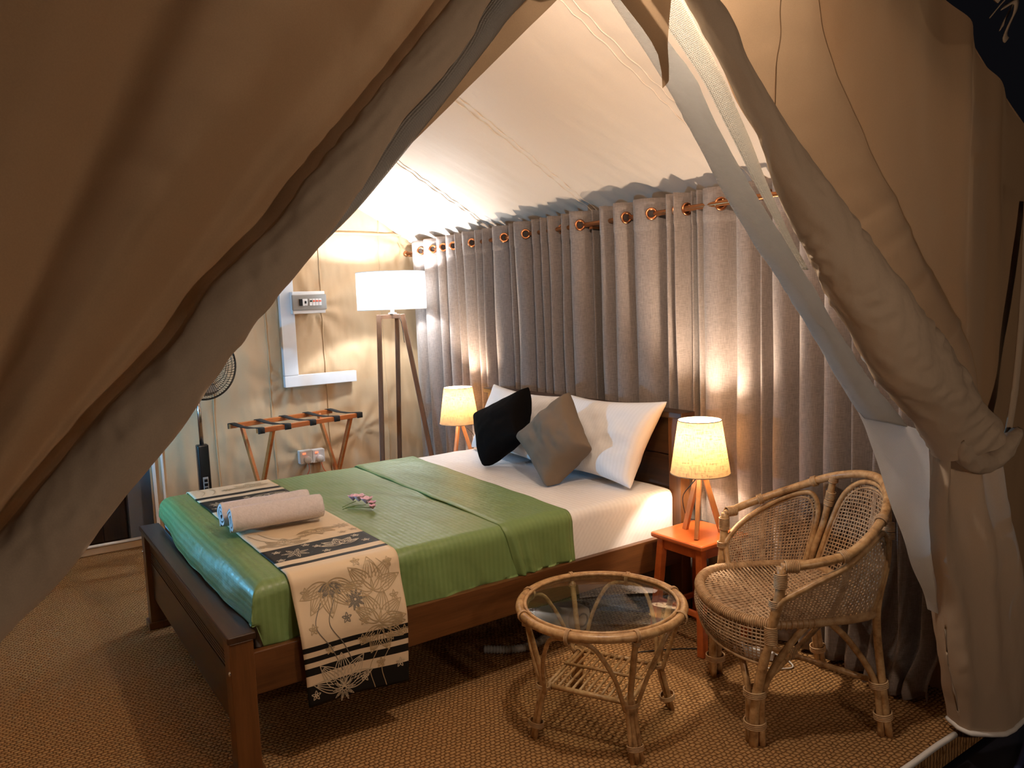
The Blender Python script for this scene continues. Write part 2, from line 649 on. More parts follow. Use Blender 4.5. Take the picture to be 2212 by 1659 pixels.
def curtain_mat():
    m_, nt, b = newmat('taupe_linen_curtain')
    v1 = coords(nt, 'Object', (500, 500, 30))
    v2 = coords(nt, 'Object', (40, 40, 600))
    f = math_n(nt, 'MULTIPLY', math_n(nt, 'ADD', noise_n(nt, v1, 1, 2), noise_n(nt, v2, 1, 2)), 0.5)
    c = ramp(nt, f, [(0.36, (0.180, 0.146, 0.130)), (0.62, (0.300, 0.250, 0.225))])
    nt.links.new(c, b.inputs['Base Color'])
    b.inputs['Roughness'].default_value = 0.8
    b.inputs['Specular IOR Level'].default_value = 0.2
    b.inputs['Sheen Weight'].default_value = 0.15
    w = noise_n(nt, coords(nt, 'Object', (1, 1, 0.35)), 7, 3)
    n1 = add_bump(nt, b, w, 0.35, 0.015)
    add_bump(nt, b, f, 0.2, 0.001, n1)
    return m_


M['curtain'] = curtain_mat()

# ------------------------------------------------------------------ the tent: ground, floor, walls, roof
XR, XL, YB, YF = 2.28, -1.15, 3.0, -1.215
RIDGE_X, SLOPE = 0.56, 0.58


def roof_z(x):
    return 2.04 + (2.2 - x) * SLOPE if x >= RIDGE_X else 2.04 + (2.2 - (2 * RIDGE_X - x)) * SLOPE


V, F = box(-6, 7, -7, 7, -0.32, -0.12)
struct(mesh_obj('ground', V, F, M['ground'], smooth=False), 'dark ground outside the tent at night')
V, F = box(XL, 2.5, YF, 3.55, -0.10, 0.0)
struct(mesh_obj('floor', V, F, M['carpet'], smooth=False), 'golden brown plaited coir carpet')


def ceil_fn(u, v):
    x = lerp(2.36, -1.24, u)
    y = lerp(-1.10, 3.04, v)
    z = roof_z(x)
    de = abs(x - RIDGE_X)
    e = 1.64 - de                                   # distance from the eave
    g = math.exp(-max(e, 0) / 0.30)
    k = (y + 0.21) / 1.03
    fr = k - math.floor(k)
    z -= 0.030 * math.sin(PI * fr) * math.exp(-((e - 0.8) / 0.7) ** 2)
    z += 0.010 * g * nz(y * 16 + x * 5, x * 2.0, 3.1) + 0.006 * nz(x * 3, y * 3, 8)
    z += 0.005 * math.exp(-(min(fr, 1 - fr) / 0.10) ** 2) * math.sin(x * 60 + 3 * nz(x * 4, y, 1))
    return (x, y, z)


V, F, UV = grid(90, 190, ceil_fn)
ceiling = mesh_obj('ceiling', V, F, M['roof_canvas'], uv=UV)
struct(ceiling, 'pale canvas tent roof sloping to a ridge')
for ys in (-0.21, 0.82, 1.85, 2.88):
    for dy in (-0.022, 0.022):
        P = [np.array(ceil_fn((2.36 - x) / 3.6, (ys + dy + 1.10) / 4.14)) - np.array([0, 0, 0.001]) for x in np.linspace(2.33, RIDGE_X, 90)]
        V, F = tube(P, 0.0028, 5)
        mesh_obj('roof_seam', V, F, M['roof_canvas'], ceiling)
V, F = tube([(RIDGE_X, y, roof_z(RIDGE_X) + 0.03) for y in (-1.2, 3.1)], 0.03, 10)
struct(mesh_obj('trim_1', V, F, M['dark_wood'])).__setitem__('label', 'ridge pole of the tent')


def wall_fold(x, z, s=0.0):
    r = 0.016 * nz(x * 3.0, z * 1.6, s) + 0.011 * nz(x * 10, z * 3.0, s + 4) + 0.005 * nz(x * 24 + z * 6, z * 8.0, s + 9)
    # creases pulled from the fixings down the wall
    for cx, cz, w_ in ((1.44, 1.52, 1.0), (1.34, 0.46, 0.8), (1.22, 1.0, 0.7), (2.2, 2.0, 1.0), (1.75, 0.6, 0.6)):
        dx, dz = x - cx, z - cz
        rr = math.hypot(dx, dz)
        r += w_ * 0.016 * math.exp(-rr / 0.28) * math.sin(9 * math.atan2(dz, dx) + 4 * rr)
    return r


back = None


def back_panel(name, x0, x1, z0f, z1f, nu, nv, parent):
    def fn(u, v):
        x = lerp(x0, x1, u)
        z = lerp(z0f(x), z1f(x), v)
        return (x, YB - 0.012 + wall_fold(x, z), z)
    V, F, UV = grid(nu, nv, fn)
    return mesh_obj(name, V, F, M['wall_canvas'], parent, uv=UV)


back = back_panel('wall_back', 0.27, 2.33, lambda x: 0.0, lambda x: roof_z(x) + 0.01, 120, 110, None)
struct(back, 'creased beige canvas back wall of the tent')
back_panel('canvas_panel', -1.2, -0.62, lambda x: 0.0, lambda x: roof_z(x) + 0.01, 20, 30, back)
back_panel('canvas_panel', -0.62, 0.27, lambda x: 1.95, lambda x: roof_z(x) + 0.01, 20, 20, back)
for xs in (1.09, 1.505, 0.70, 1.98):
    P = [(xs + 0.006 * nz(z * 2, xs), YB - 0.016 + wall_fold(xs, z), z) for z in np.linspace(0.0, roof_z(xs), 60)]
    V, F = tube(P, 0.004, 5)
    mesh_obj('wall_seam', V, F, M['wall_canvas'], back)
P = [(x, YB - 0.018 + wall_fold(x, 2.07), 2.07 - 0.01 * (x - 1.2)) for x in np.linspace(0.28, 2.27, 60)]
V, F = tube(P, 0.012, 6)
mesh_obj('eave_tape', V, F, M['wall_canvas'], back)
for xs, w_ in ((0.292, 0.010), (0.345, 0.007)):
    V, F = box(xs - w_, xs + w_, YB - 0.032, YB - 0.018, 0.03, 1.93, 0.002)
    mesh_obj('zip_tape', V, F, M['tape'], back, smooth=False)

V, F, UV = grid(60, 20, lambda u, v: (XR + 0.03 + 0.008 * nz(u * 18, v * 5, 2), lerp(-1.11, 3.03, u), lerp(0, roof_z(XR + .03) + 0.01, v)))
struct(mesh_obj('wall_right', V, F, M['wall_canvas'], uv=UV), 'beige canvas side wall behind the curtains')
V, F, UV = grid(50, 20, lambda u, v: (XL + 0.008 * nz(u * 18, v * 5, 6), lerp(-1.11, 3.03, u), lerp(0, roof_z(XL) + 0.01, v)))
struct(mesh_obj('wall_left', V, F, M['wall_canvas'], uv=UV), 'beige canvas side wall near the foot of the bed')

# doorway in the back wall: brown door, grey board, sill
door = mesh_obj('door_1', *box(-0.60, 0.155, 3.30, 3.34, 0.0, 1.95, 0.004), M['brown_door'], smooth=False)
struct(door, 'dark brown wooden door beyond the tent')
for k in range(5):
    xa = -0.585 + k * 0.147
    mesh_obj('plank', *box(xa, xa + 0.140, 3.288, 3.302, 0.02, 1.93, 0.003), M['brown_door'], door, smooth=False)
struct(mesh_obj('trim_2', *box(0.155, 0.31, 3.22, 3.30, 0.0, 2.05, 0.004), M['grey_panel'], smooth=False), 'grey door frame board beside brown door')
V, F = box(-0.66, 0.30, 3.06, 3.13, 0.0, 0.055, 0.012, 3)
struct(mesh_obj('trim_3', V, F, M['wall_canvas']), 'beige canvas sill along the back doorway')
V, F = tube([(-0.66, 3.055, 0.062), (0.30, 3.055, 0.062)], 0.010, 8)
struct(mesh_obj('trim_4', V, F, M['tape']), 'white zip edge along the back doorway sill')
V, F = tube([(x, YF - 0.012 + 0.004 * nz(x * 6, 0), 0.004) for x in np.linspace(XL, 2.04, 60)], 0.010, 7)
struct(mesh_obj('trim_5', V, F, M['tape']), 'white zip edge along the front sill')
# bathroom block behind the doorway, so the opening does not show the night
V, F = box(-1.2, 0.6, 3.36, 3.42, -0.1, 2.3)
struct(mesh_obj('wall_rear', V, F, M['grey_panel'], smooth=False), 'grey wall behind the back doorway')


# ------------------------------------------------------------------ front of the tent: wall, flaps, nets
def resample(P, n):
    return catmull(np.asarray(P, float), n)


def roll_surface(Le, Re, y, ratio, n, nc, wr, seed, twist=2.0, cap=False):
    """a rolled cloth between two edge curves given as (x, z); round in depth"""
    A, B = resample(Le, n), resample(Re, n)
    ys = np.full(n, y) if np.isscalar(y) else np.interp(np.linspace(0, 1, n), np.linspace(0, 1, len(y)), y)
    V, UV = [], []
    L = 0.0
    for i in range(n):
        c = (A[i] + B[i]) / 2
        h = (B[i] - A[i]) / 2
        hw = np.linalg.norm(h)
        if i:
            L += np.linalg.norm(c - pc)
        pc = c
        for j in range(nc):
            a = 2 * PI * j / nc
            k = 1 + wr * (nz(L * 9 + a * twist * 0.6, math.cos(a) * 1.3, math.sin(a) * 1.3 + seed) + 0.6 * nz(L * 24 + a * twist, math.cos(a) * 2, math.sin(a) * 2 + seed))
            g_ = max(0.0, nz(L * 4.5, math.cos(a) * 1.5 + seed, math.sin(a) * 1.5))
            k += wr * 1.6 * g_ * math.sin(L * 105 - a * 3.2 + 4 * nz(L * 7, a * 0.8, seed + 2))
            k2 = 1 + wr * 2.0 * nz(L * 14 - a * twist, seed, a)
            V.append((c[0] + math.cos(a) * h[0] * k, ys[i] - math.sin(a) * hw * ratio * k * k2, c[1] + math.cos(a) * h[1] * k))
            UV.append((L, a * hw))
    F = []
    for i in range(n - 1):
        for j in range(nc):
            F.append((i * nc + j, i * nc + (j + 1) % nc, (i + 1) * nc + (j + 1) % nc, (i + 1) * nc + j))
    if cap:
        F.append(tuple(range(nc)))
        F.append(tuple(range((n - 1) * nc, n * nc)))
    return V, F, UV


def strip_surface(Le, Re, yfn, n, m_):
    A, B = resample(Le, n), resample(Re, n)
    V, UV, F = [], [], []
    L = 0.0
    for i in range(n):
        if i:
            L += np.linalg.norm(A[i] - A[i - 1])
        for j in range(m_):
            s = j / (m_ - 1)
            p = A[i] * (1 - s) + B[i] * s
            V.append((p[0], yfn(i / (n - 1), s, p), p[1]))
            UV.append((L, s * np.linalg.norm(B[i] - A[i])))
    for i in range(n - 1):
        for j in range(m_ - 1):
            a = i * m_ + j
            F.append((a, a + 1, a + 1 + m_, a + m_))
    return V, F, UV


# --- left flap
flapL = thing('door_flap', 'large tan canvas door flap gathered to the left of the entrance', 'tent flap', (-1.0, -1.22, 0.0))
O_, D_, N_ = np.array([0.176, 2.049]), np.array([-0.672, -0.740]), np.array([-0.740, 0.672])


def left_panel(u, w):
    uu = lerp(-0.60, 1.26, u)
    ww = lerp(-0.10, 1.35, w ** 1.25)
    k = 1.35 - uu
    p = O_ + D_ * uu + N_ * ww * k
    wob = 0.018 * nz(uu * 2.2, ww * 3.0, 5)
    q_ = ww + wob
    d = 0.080 * smooth(0.02, 0.17, q_) * (1 - smooth(0.175, 0.32, q_))
    d += 0.020 * bump(q_, 0.030, 0.022)
    d += 0.060 * smooth(0.29, 0.45, q_) * (1 - smooth(0.50, 0.66, q_))
    d += 0.05 * bump(q_, 0.85, 0.12)
    d *= 0.45 + 0.55 * k
    d += 0.010 * nz(p[0] * 4, p[1] * 4, 2) + 0.004 * nz(p[0] * 13, p[1] * 13, 7)
    # short sharp wrinkles
    for cx, cz, ang, ln, am in ((-0.46, 1.78, -0.45, 0.08, 0.003), (-0.33, 1.715, -0.5, 0.07, 0.004), (-0.16, 1.72, 0.9, 0.05, 0.004), (-0.47, 1.36, -0.4, 0.08, 0.004), (-0.02, 1.93, 1.2, 0.06, 0.003)):
        dx, dz = p[0] - cx, p[1] - cz
        a = dx * math.cos(ang) + dz * math.sin(ang)
        b = -dx * math.sin(ang) + dz * math.cos(ang)
        d += am * math.exp(-(a / ln) ** 2 - (b / 0.016) ** 2)
    return (p[0], -1.205 - d, p[1])


V, F, UV = grid(170, 150, left_panel)
o = mesh_obj('canvas_sheet', V, F, M['flap_canvas'], flapL, uv=UV)
L_cr = [(0.40, 2.315), (0.29, 2.18), (0.176, 2.049), (0.103, 1.964), (0.02, 1.869), (-0.046, 1.792), (-0.118, 1.711), (-0.162, 1.655), (-0.219, 1.604), (-0.278, 1.549), (-0.321, 1.489), (-0.369, 1.438), (-0.424, 1.387), (-0.496, 1.308), (-0.555, 1.244), (-0.70, 1.09), (-0.86, 0.93)]
L_op = [(0.47, 2.29), (0.36, 2.18), (0.248, 2.05), (0.201, 1.974), (0.135, 1.898), (0.078, 1.841), (0.031, 1.78), (-0.011, 1.72), (-0.059, 1.658), (-0.123, 1.586), (-0.163, 1.543), (-0.218, 1.48), (-0.275, 1.413), (-0.333, 1.338), (-0.425, 1.242), (-0.483, 1.173), (-0.569, 1.095), (-0.72, 0.95), (-0.88, 0.80)]
V, F, UV = roll_surface(L_cr, L_op, -1.245, 0.55, 320, 44, 0.05, 1.0, 3.0, True)
mesh_obj('rolled_edge', V, F, M['roll_canvas'], flapL, uv=UV)
V, F, UV = roll_surface([(-0.90, 0.97), (-0.94, 0.6), (-0.98, 0.3), (-1.0, 0.02)], [(-0.84, 0.80), (-0.70, 0.5), (-0.66, 0.3), (-0.62, 0.02)], -1.23, 0.35, 40, 24, 0.08, 2.0, 1.0, True)
mesh_obj('hanging_end', V, F, M['roll_canvas'], flapL, uv=UV)
V, F = ring((-0.87, -1.235, 0.88), (-0.7, 0.0, -0.72), 0.10, 0.012, 24, 6)
mesh_obj('tie_band', V, F, M['roll_canvas'], flapL)

netL_o = [(0.40, 2.13), (0.314, 2.045), (0.271, 1.995), (0.152, 1.861), (0.055, 1.754), (-0.009, 1.686), (-0.06, 1.639), (-0.102, 1.602)]
netL_i = [(0.33, 2.15), (0.235, 2.05), (0.185, 1.974), (0.12, 1.898), (0.06, 1.841), (0.012, 1.78), (-0.03, 1.72), (-0.115, 1.612)]
V, F, UV = strip_surface(netL_i, netL_o, lambda t, s, p: -1.215 - 0.022 * math.sin(PI * s), 80, 8)
o = mesh_obj('insect_net', V, F, M['net_dense'], uv=UV)
solidify(o, 0.0015)
tag(o, 'narrow strip of grey insect netting along the left flap edge', 'insect net')

# unseen roll and cord added behind the flap to cast its dark bands
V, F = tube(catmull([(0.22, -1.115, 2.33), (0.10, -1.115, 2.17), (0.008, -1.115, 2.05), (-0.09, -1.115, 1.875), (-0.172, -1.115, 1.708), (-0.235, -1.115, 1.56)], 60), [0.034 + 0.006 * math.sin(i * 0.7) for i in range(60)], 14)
shadeRoll = mesh_obj('shadow_roll', V, F, M['roll_blocker'])
tag(shadeRoll, 'cloth roll added unseen behind the left canvas flap to shade it', 'door cloth')
V, F = tube(catmull([(0.30, -1.10, 2.33), (0.118, -1.10, 2.0), (-0.104, -1.10, 1.70), (-0.21, -1.10, 1.555)], 30), 0.013, 8)
tag(mesh_obj('shadow_cord', V, F, M['roll_canvas']), 'cord added unseen behind the left canvas flap to shade it', 'cord')  # added for the second, thinner shadow band

# --- right flap
flapR = thing('door_flap', 'tan canvas door flap rolled and knotted at the right of the entrance', 'tent flap', (2.2, -1.24, 0.0))
R_rl = [(0.50, 2.36), (0.62, 2.27), (0.739, 2.15), (0.788, 2.096), (0.854, 2.021), (0.908, 1.951), (0.973, 1.879), (1.014, 1.806), (1.049, 1.753), (1.102, 1.688), (1.158, 1.62), (1.236, 1.52), (1.35, 1.405), (1.497, 1.254), (1.56, 1.205), (1.643, 1.150), (1.749, 1.055), (1.815, 0.990)]
R_rr = [(0.58, 2.39), (0.70, 2.29), (0.819, 2.165), (0.879, 2.11), (0.917, 2.045), (0.973, 1.985), (1.05, 1.907), (1.13, 1.842), (1.225, 1.767), (1.337, 1.676), (1.457, 1.584), (1.598, 1.472), (1.726, 1.372), (1.830, 1.290), (1.907, 1.224), (1.98, 1.160), (2.059, 1.104), (2.09, 1.060)]
V, F, UV = roll_surface(R_rl, R_rr, (-1.25, -1.27, -1.28, -1.285), 0.62, 340, 48, 0.06, 4.0, 3.0)
o = mesh_obj('rolled_edge', V, F, M['roll_canvas'], flapR, uv=UV)
R_pn = [(1.10, 2.55), (1.19, 2.40), (1.252, 2.243), (1.292, 2.136), (1.364, 2.042), (1.45, 1.944), (1.543, 1.833), (1.639, 1.755), (1.77, 1.624), (1.895, 1.519), (2.047, 1.354), (2.114, 1.236), (2.17, 1.08)]
R_pl = [(0.52, 2.42), (0.64, 2.32), (0.76, 2.19), (0.84, 2.10), (0.92, 1.99), (1.0, 1.91), (1.08, 1.84), (1.17, 1.76), (1.28, 1.68), (1.40, 1.58), (1.67, 1.36), (1.86, 1.21), (2.03, 1.05)]


def rp(t, s, p):
    y = -1.225 - 0.022 * math.sin(PI * s) - 0.010 * nz(p[0] * 3, p[1] * 3, 1) - 0.004 * nz(p[0] * 10, p[1] * 14, 5)
    for tc_, am in ((0.535, 0.004), (0.60, 0.005), (0.70, 0.005), (0.82, 0.007)):
        y -= am * math.exp(-((t - tc_ + 0.02 * s) / 0.010) ** 2) * smooth(0.0, 0.2, s)
    return y


V, F, UV = strip_surface(R_pl, R_pn, rp, 150, 40)
o = mesh_obj('canvas_sheet', V, F, M['flap_canvas'], flapR, uv=UV)
V2 = [V[i * 40 + 39] for i in range(150)]
mesh_obj('hem', *tube(V2, 0.0020, 6), M['flap_canvas'], flapR)
V, F = tube([(1.094, -1.246, 2.45), (1.072, -1.246, 2.21), (1.062, -1.245, 2.05), (1.057, -1.244, 1.918)], 0.0016, 5)
mesh_obj('seam', V, F, M['flap_canvas'], flapR)
# hanging end below the knot
R_ll = [(1.845, 1.00), (1.842, 0.93), (1.837, 0.851), (1.855, 0.73), (1.874, 0.618), (1.909, 0.455), (1.945, 0.287), (2.013, 0.103), (2.037, 0.035)]
R_lr = [(2.145, 1.00), (2.195, 0.95), (2.225, 0.85), (2.252, 0.777), (2.354, 0.506), (2.419, 0.317), (2.445, 0.18), (2.455, 0.10), (2.45, 0.045)]


def low_surface():
    n, nc = 90, 64
    A, B = resample(R_ll, n), resample(R_lr, n)
    V, UV = [], []
    for i in range(n):
        t = i / (n - 1)
        c, h = (A[i] + B[i]) / 2, (B[i] - A[i]) / 2
        dep = lerp(0.065, 0.10, smooth(0, 0.4, t))
        for j in range(nc):
            a = lerp(-0.18 * PI, 1.18 * PI, j / (nc - 1))
            pleat = 0.020 * (1 - 0.75 * t) * math.sin(7 * a + 2.2 * nz(t * 2, a, 3)) + 0.008 * nz(a * 2.5, t * 5, 9) + 0.004 * nz(a * 6, t * 16, 2)
            zz = c[1] + math.cos(a) * h[1]
            if t > 0.9:
                zz -= 0.02 * (t - 0.9) * 10 * max(0, math.sin(a))
            V.append((c[0] + math.cos(a) * h[0] * (1 + pleat), -1.245 - math.sin(a) * dep - pleat * (1 if math.sin(a) > 0 else -1), max(zz, 0.02)))
            UV.append((t, a))
    F = [(i * nc + j, i * nc + j + 1, (i + 1) * nc + j + 1, (i + 1) * nc + j) for i in range(n - 1) for j in range(nc - 1)]
    rim = [V[(n - 1) * nc + j] for j in range(nc)]
    return V, F, UV, rim


V, F, UV, rim = low_surface()
mesh_obj('hanging_end', V, F, M['hang_canvas'], flapR, uv=UV)
V, F = tube(rim, 0.0095, 7)
mesh_obj('hem_tape', V, F, M['tape'], flapR)
# knot: the sleeve of cloth the roll is tucked through
V, F, UV = roll_surface([(1.79, 1.05), (1.835, 0.985), (1.90, 0.945), (2.0, 0.93), (2.10, 0.955), (2.16, 1.00)], [(1.83, 1.10), (1.88, 1.045), (1.94, 1.01), (2.02, 0.995), (2.12, 1.03), (2.20, 1.05)], -1.325, 0.75, 50, 20, 0.16, 8.0, 3.0, True)
mesh_obj('knot_sleeve', V, F, M['roll_canvas'], flapR, uv=UV)
V, F, UV = strip_surface([(2.165, 1.01), (2.21, 1.04), (2.285, 1.16), (2.375, 1.36), (2.44, 1.53), (2.52, 1.80)], [(2.20, 0.985), (2.245, 1.02), (2.325, 1.15), (2.415, 1.35), (2.48, 1.53), (2.56, 1.80)], lambda t, s, p: -1.29 + 0.10 * t - 0.01 * math.sin(PI * s), 50, 6)
o = mesh_obj('tie_strap', V, F, M['roll_canvas'], flapR, uv=UV)
solidify(o, 0.004)

# rolled net tube beside the opening and the flat net between it and the canvas roll
R_op = [(0.50, 2.20), (0.578, 2.121), (0.68, 2.027), (0.742, 1.962), (0.792, 1.903), (0.851, 1.837), (0.89, 1.788), (0.938, 1.732), (0.988, 1.68), (1.048, 1.62), (1.102, 1.574), (1.168, 1.509), (1.236, 1.441), (1.298, 1.377), (1.395, 1.269), (1.463, 1.198), (1.522, 1.145)]
R_nm = [(0.56, 2.22), (0.65, 2.13), (0.752, 2.045), (0.822, 1.985), (0.862, 1.925), (0.913, 1.865), (0.965, 1.805), (1.020, 1.748), (1.078, 1.69), (1.142, 1.625), (1.20, 1.565), (1.262, 1.505), (1.325, 1.43), (1.385, 1.37), (1.495, 1.262), (1.60, 1.185), (1.70, 1.10)]
netR = thing('insect_net', 'grey insect netting rolled along the right side of the entrance', 'insect net', (1.75, -1.21, 0.5))
V, F, UV = roll_surface(R_op, R_nm, -1.212, 0.5, 170, 28, 0.05, 11.0, 2.0, True)
mesh_obj('rolled_net', V, F, M['net_dense'], netR, uv=UV)
V, F, UV = strip_surface([(0.66, 2.14), (0.77, 2.05), (0.84, 1.985), (0.89, 1.925), (0.94, 1.865), (1.0, 1.79), (1.06, 1.72), (1.13, 1.64), (1.20, 1.57)], [(0.74, 2.19), (0.84, 2.08), (0.90, 2.01), (0.95, 1.94), (1.0, 1.87), (1.05, 1.79), (1.10, 1.72), (1.16, 1.64), (1.22, 1.57)], lambda t, s, p: -1.222 - 0.008 * math.sin(PI * s), 80, 8)
o = mesh_obj('loose_net', V, F, M['net'], netR, uv=UV)
solidify(o, 0.001)
V, F, UV = strip_surface([(1.50, 1.165), (1.535, 1.12), (1.572, 1.05), (1.637, 0.929), (1.717, 0.80), (1.803, 0.649), (1.877, 0.541), (1.905, 0.47)], [(1.85, 1.06), (1.87, 1.00), (1.885, 0.93), (1.885, 0.82), (1.90, 0.70), (1.93, 0.58), (1.95, 0.50), (1.96, 0.43)], lambda t, s, p: -1.195 - 0.035 * math.sin(PI * s * 0.9) - 0.012 * nz(p[0] * 9, p[1] * 4, 3), 80, 24)
o = mesh_obj('hanging_net', V, F, M['net_dense'], netR, uv=UV)

# --- fixed front wall, right of the flap and the gable over the entrance


def fw(u, v):
    z0 = lerp(0.27, 2.6, v)
    zk = [0.27, 1.0, 1.15, 1.354, 1.519, 1.624, 1.755, 1.944, 2.136, 2.9]
    xk = [2.26, 2.17, 2.10, 1.97, 1.82, 1.70, 1.57, 1.38, 1.22, 0.95]
    z = z0
    for _ in range(8):
        x = lerp(float(np.interp(z, zk, xk)), 2.75, u)
        z = lerp(0.27, 2.147 + (2.422 - x) * 0.56, v)
    xs = x + 0.05 * (z - 1.5) * 0.3
    d = 0.035 * bump(xs, 2.09, 0.07) + 0.018 * bump(xs, 2.36, 0.06) + 0.012 * bump(xs, 1.62, 0.09) + 0.012 * bump(xs, 1.82, 0.12)
    d += 0.012 * nz(x * 5, z * 1.3, 4) + 0.004 * nz(x * 14, z * 6, 6)
    return (x, -1.165 - d, z)


V, F, UV = grid(120, 80, fw)
o = mesh_obj('wall_front', V, F, M['flap_canvas'], uv=UV)
struct(o, 'tan canvas front wall of the tent right of the entrance')
V, F = tube([(x, -1.17, 0.268 + 0.004 * nz(x * 5, 1)) for x in np.linspace(2.26, 2.75, 40)], 0.006, 6)
mesh_obj('hem', V, F, M['flap_canvas'], o)
gab = [(0.285, 2.075), (0.271, 2.0), (0.318, 2.043), (0.356, 2.08), (0.47, 2.205), (0.578, 2.121), (0.68, 2.027), (0.698, 1.965), (0.712, 2.02), (0.715, 2.145), (0.80, 2.30), (1.05, 2.91), (0.56, 3.20), (-0.4, 2.66), (0.10, 2.30)]
# built as a fan of strips from the apex so it has thickness and a lower lip on each side
apex_l = strip_surface([(-0.2, 2.75), (0.10, 2.42), (0.22, 2.20), (0.262, 2.02)], [(0.56, 3.2), (0.47, 2.215), (0.36, 2.085), (0.285, 2.005)], lambda t, s, p: -1.20 - 0.01 * nz(p[0] * 5, p[1] * 5, 3), 30, 10)
apex_r = strip_surface([(0.56, 3.2), (0.47, 2.215), (0.578, 2.121), (0.68, 2.027), (0.695, 1.958)], [(1.25, 2.80), (0.80, 2.42), (0.735, 2.20), (0.712, 2.08), (0.709, 1.985)], lambda t, s, p: -1.232 - 0.012 * math.sin(PI * s) - 0.006 * nz(p[0] * 6, p[1] * 6, 9), 40, 10)
g = mesh_obj('gable_canvas', apex_l[0], apex_l[1], M['flap_canvas'], uv=apex_l[2])
struct(g, 'canvas gable left of the entrance peak')
g = mesh_obj('gable_canvas', apex_r[0], apex_r[1], M['flap_canvas'], uv=apex_r[2])
struct(g, 'canvas gable right of the entrance peak')
# narrow fly roof over the front
for sgn, nm in ((1, 'right'), (-1, 'left')):
    def fly(u, v, sgn=sgn):
        a = lerp(0.0, 2.3, u)
        return (0.56 + sgn * a, lerp(-1.155, 3.1, v), 3.215 - a * 0.56 + 0.01 * nz(a * 3, v * 9, 4))
    V, F, UV = grid(20, 24, fly)
    o = mesh_obj('roof_' + nm, V, F, M['flap_canvas'], uv=UV)
    solidify(o, 0.003)
    struct(o, 'outer canvas fly roof, %s slope' % nm)

# tie ribbons at the top right corner of the front wall
for pts, nm in (([(2.05, 2.40), (2.10, 2.375), (2.16, 2.43)], 'a'), ([(2.09, 2.335), (2.13, 2.38), (2.19, 2.42), (2.25, 2.425), (2.235, 2.37), (2.20, 2.32)], 'b'), ([(2.16, 2.37), (2.20, 2.39), (2.215, 2.36), (2.225, 2.30), (2.24, 2.29)], 'c')):
    A = np.array(pts) - np.array([0.013, 0.010])
    B = np.array(pts) + np.array([0.013, 0.010])
    V, F, UV = strip_surface(A, B, lambda t, s, p: -1.26 - 0.02 * math.sin(5 * t), 24, 3)
    o = mesh_obj('tie_ribbon', V, F, M['roll_canvas'], uv=UV)
    solidify(o, 0.003)
    tag(o, {'a': 'short beige cloth tie, uppermost of the three at the top right corner', 'b': 'long looped beige cloth tie at the top right tent corner', 'c': 'small beige cloth tie hanging lowest at the top right corner'}[nm], 'ribbon', 'cloth ties at the tent corner')

# blue fold of groundsheet outside, lower right
P = catmull([(1.80, -1.45, -0.112), (1.98, -1.40, -0.108), (2.2, -1.36, -0.106), (2.45, -1.30, -0.108)], 40)
V, F = tube(P, np.linspace(0.004, 0.016, 40), 8)
tag(mesh_obj('tarpaulin_fold', V, F, M['blue_sheet']), 'dark blue groundsheet fold on the ground outside the tent', 'tarpaulin')

# ------------------------------------------------------------------ curtains, rod
ROD_X, ROD_Z = 2.166, 1.912
rod = thing('curtain_rod', 'bronze curtain rod with copper finish running along the side wall', 'curtain rod', (ROD_X, 0.9, ROD_Z))
V, F = tube([(ROD_X, y, ROD_Z) for y in (2.90, 1.5, 0, -1.12)], 0.0135, 12)
mesh_obj('pole', V, F, M['bronze'], rod)
for ye in (2.90, -1.12):
    V, F = lathe([(0.0, -0.02), (0.02, -0.015), (0.024, 0.0), (0.02, 0.015), (0.0, 0.02)], 14)
    V = np.array(V)[:, [0, 2, 1]] + np.array([ROD_X, ye, ROD_Z])
    mesh_obj('finial', V, F, M['bronze'], rod)
for yb in (2.84, 0.73, -1.0):
    mesh_obj('bracket', *join(box(ROD_X - 0.008, 2.305, yb - 0.012, yb + 0.012, ROD_Z - 0.028, ROD_Z - 0.014, 0.002)), M['bronze'], rod, smooth=False)


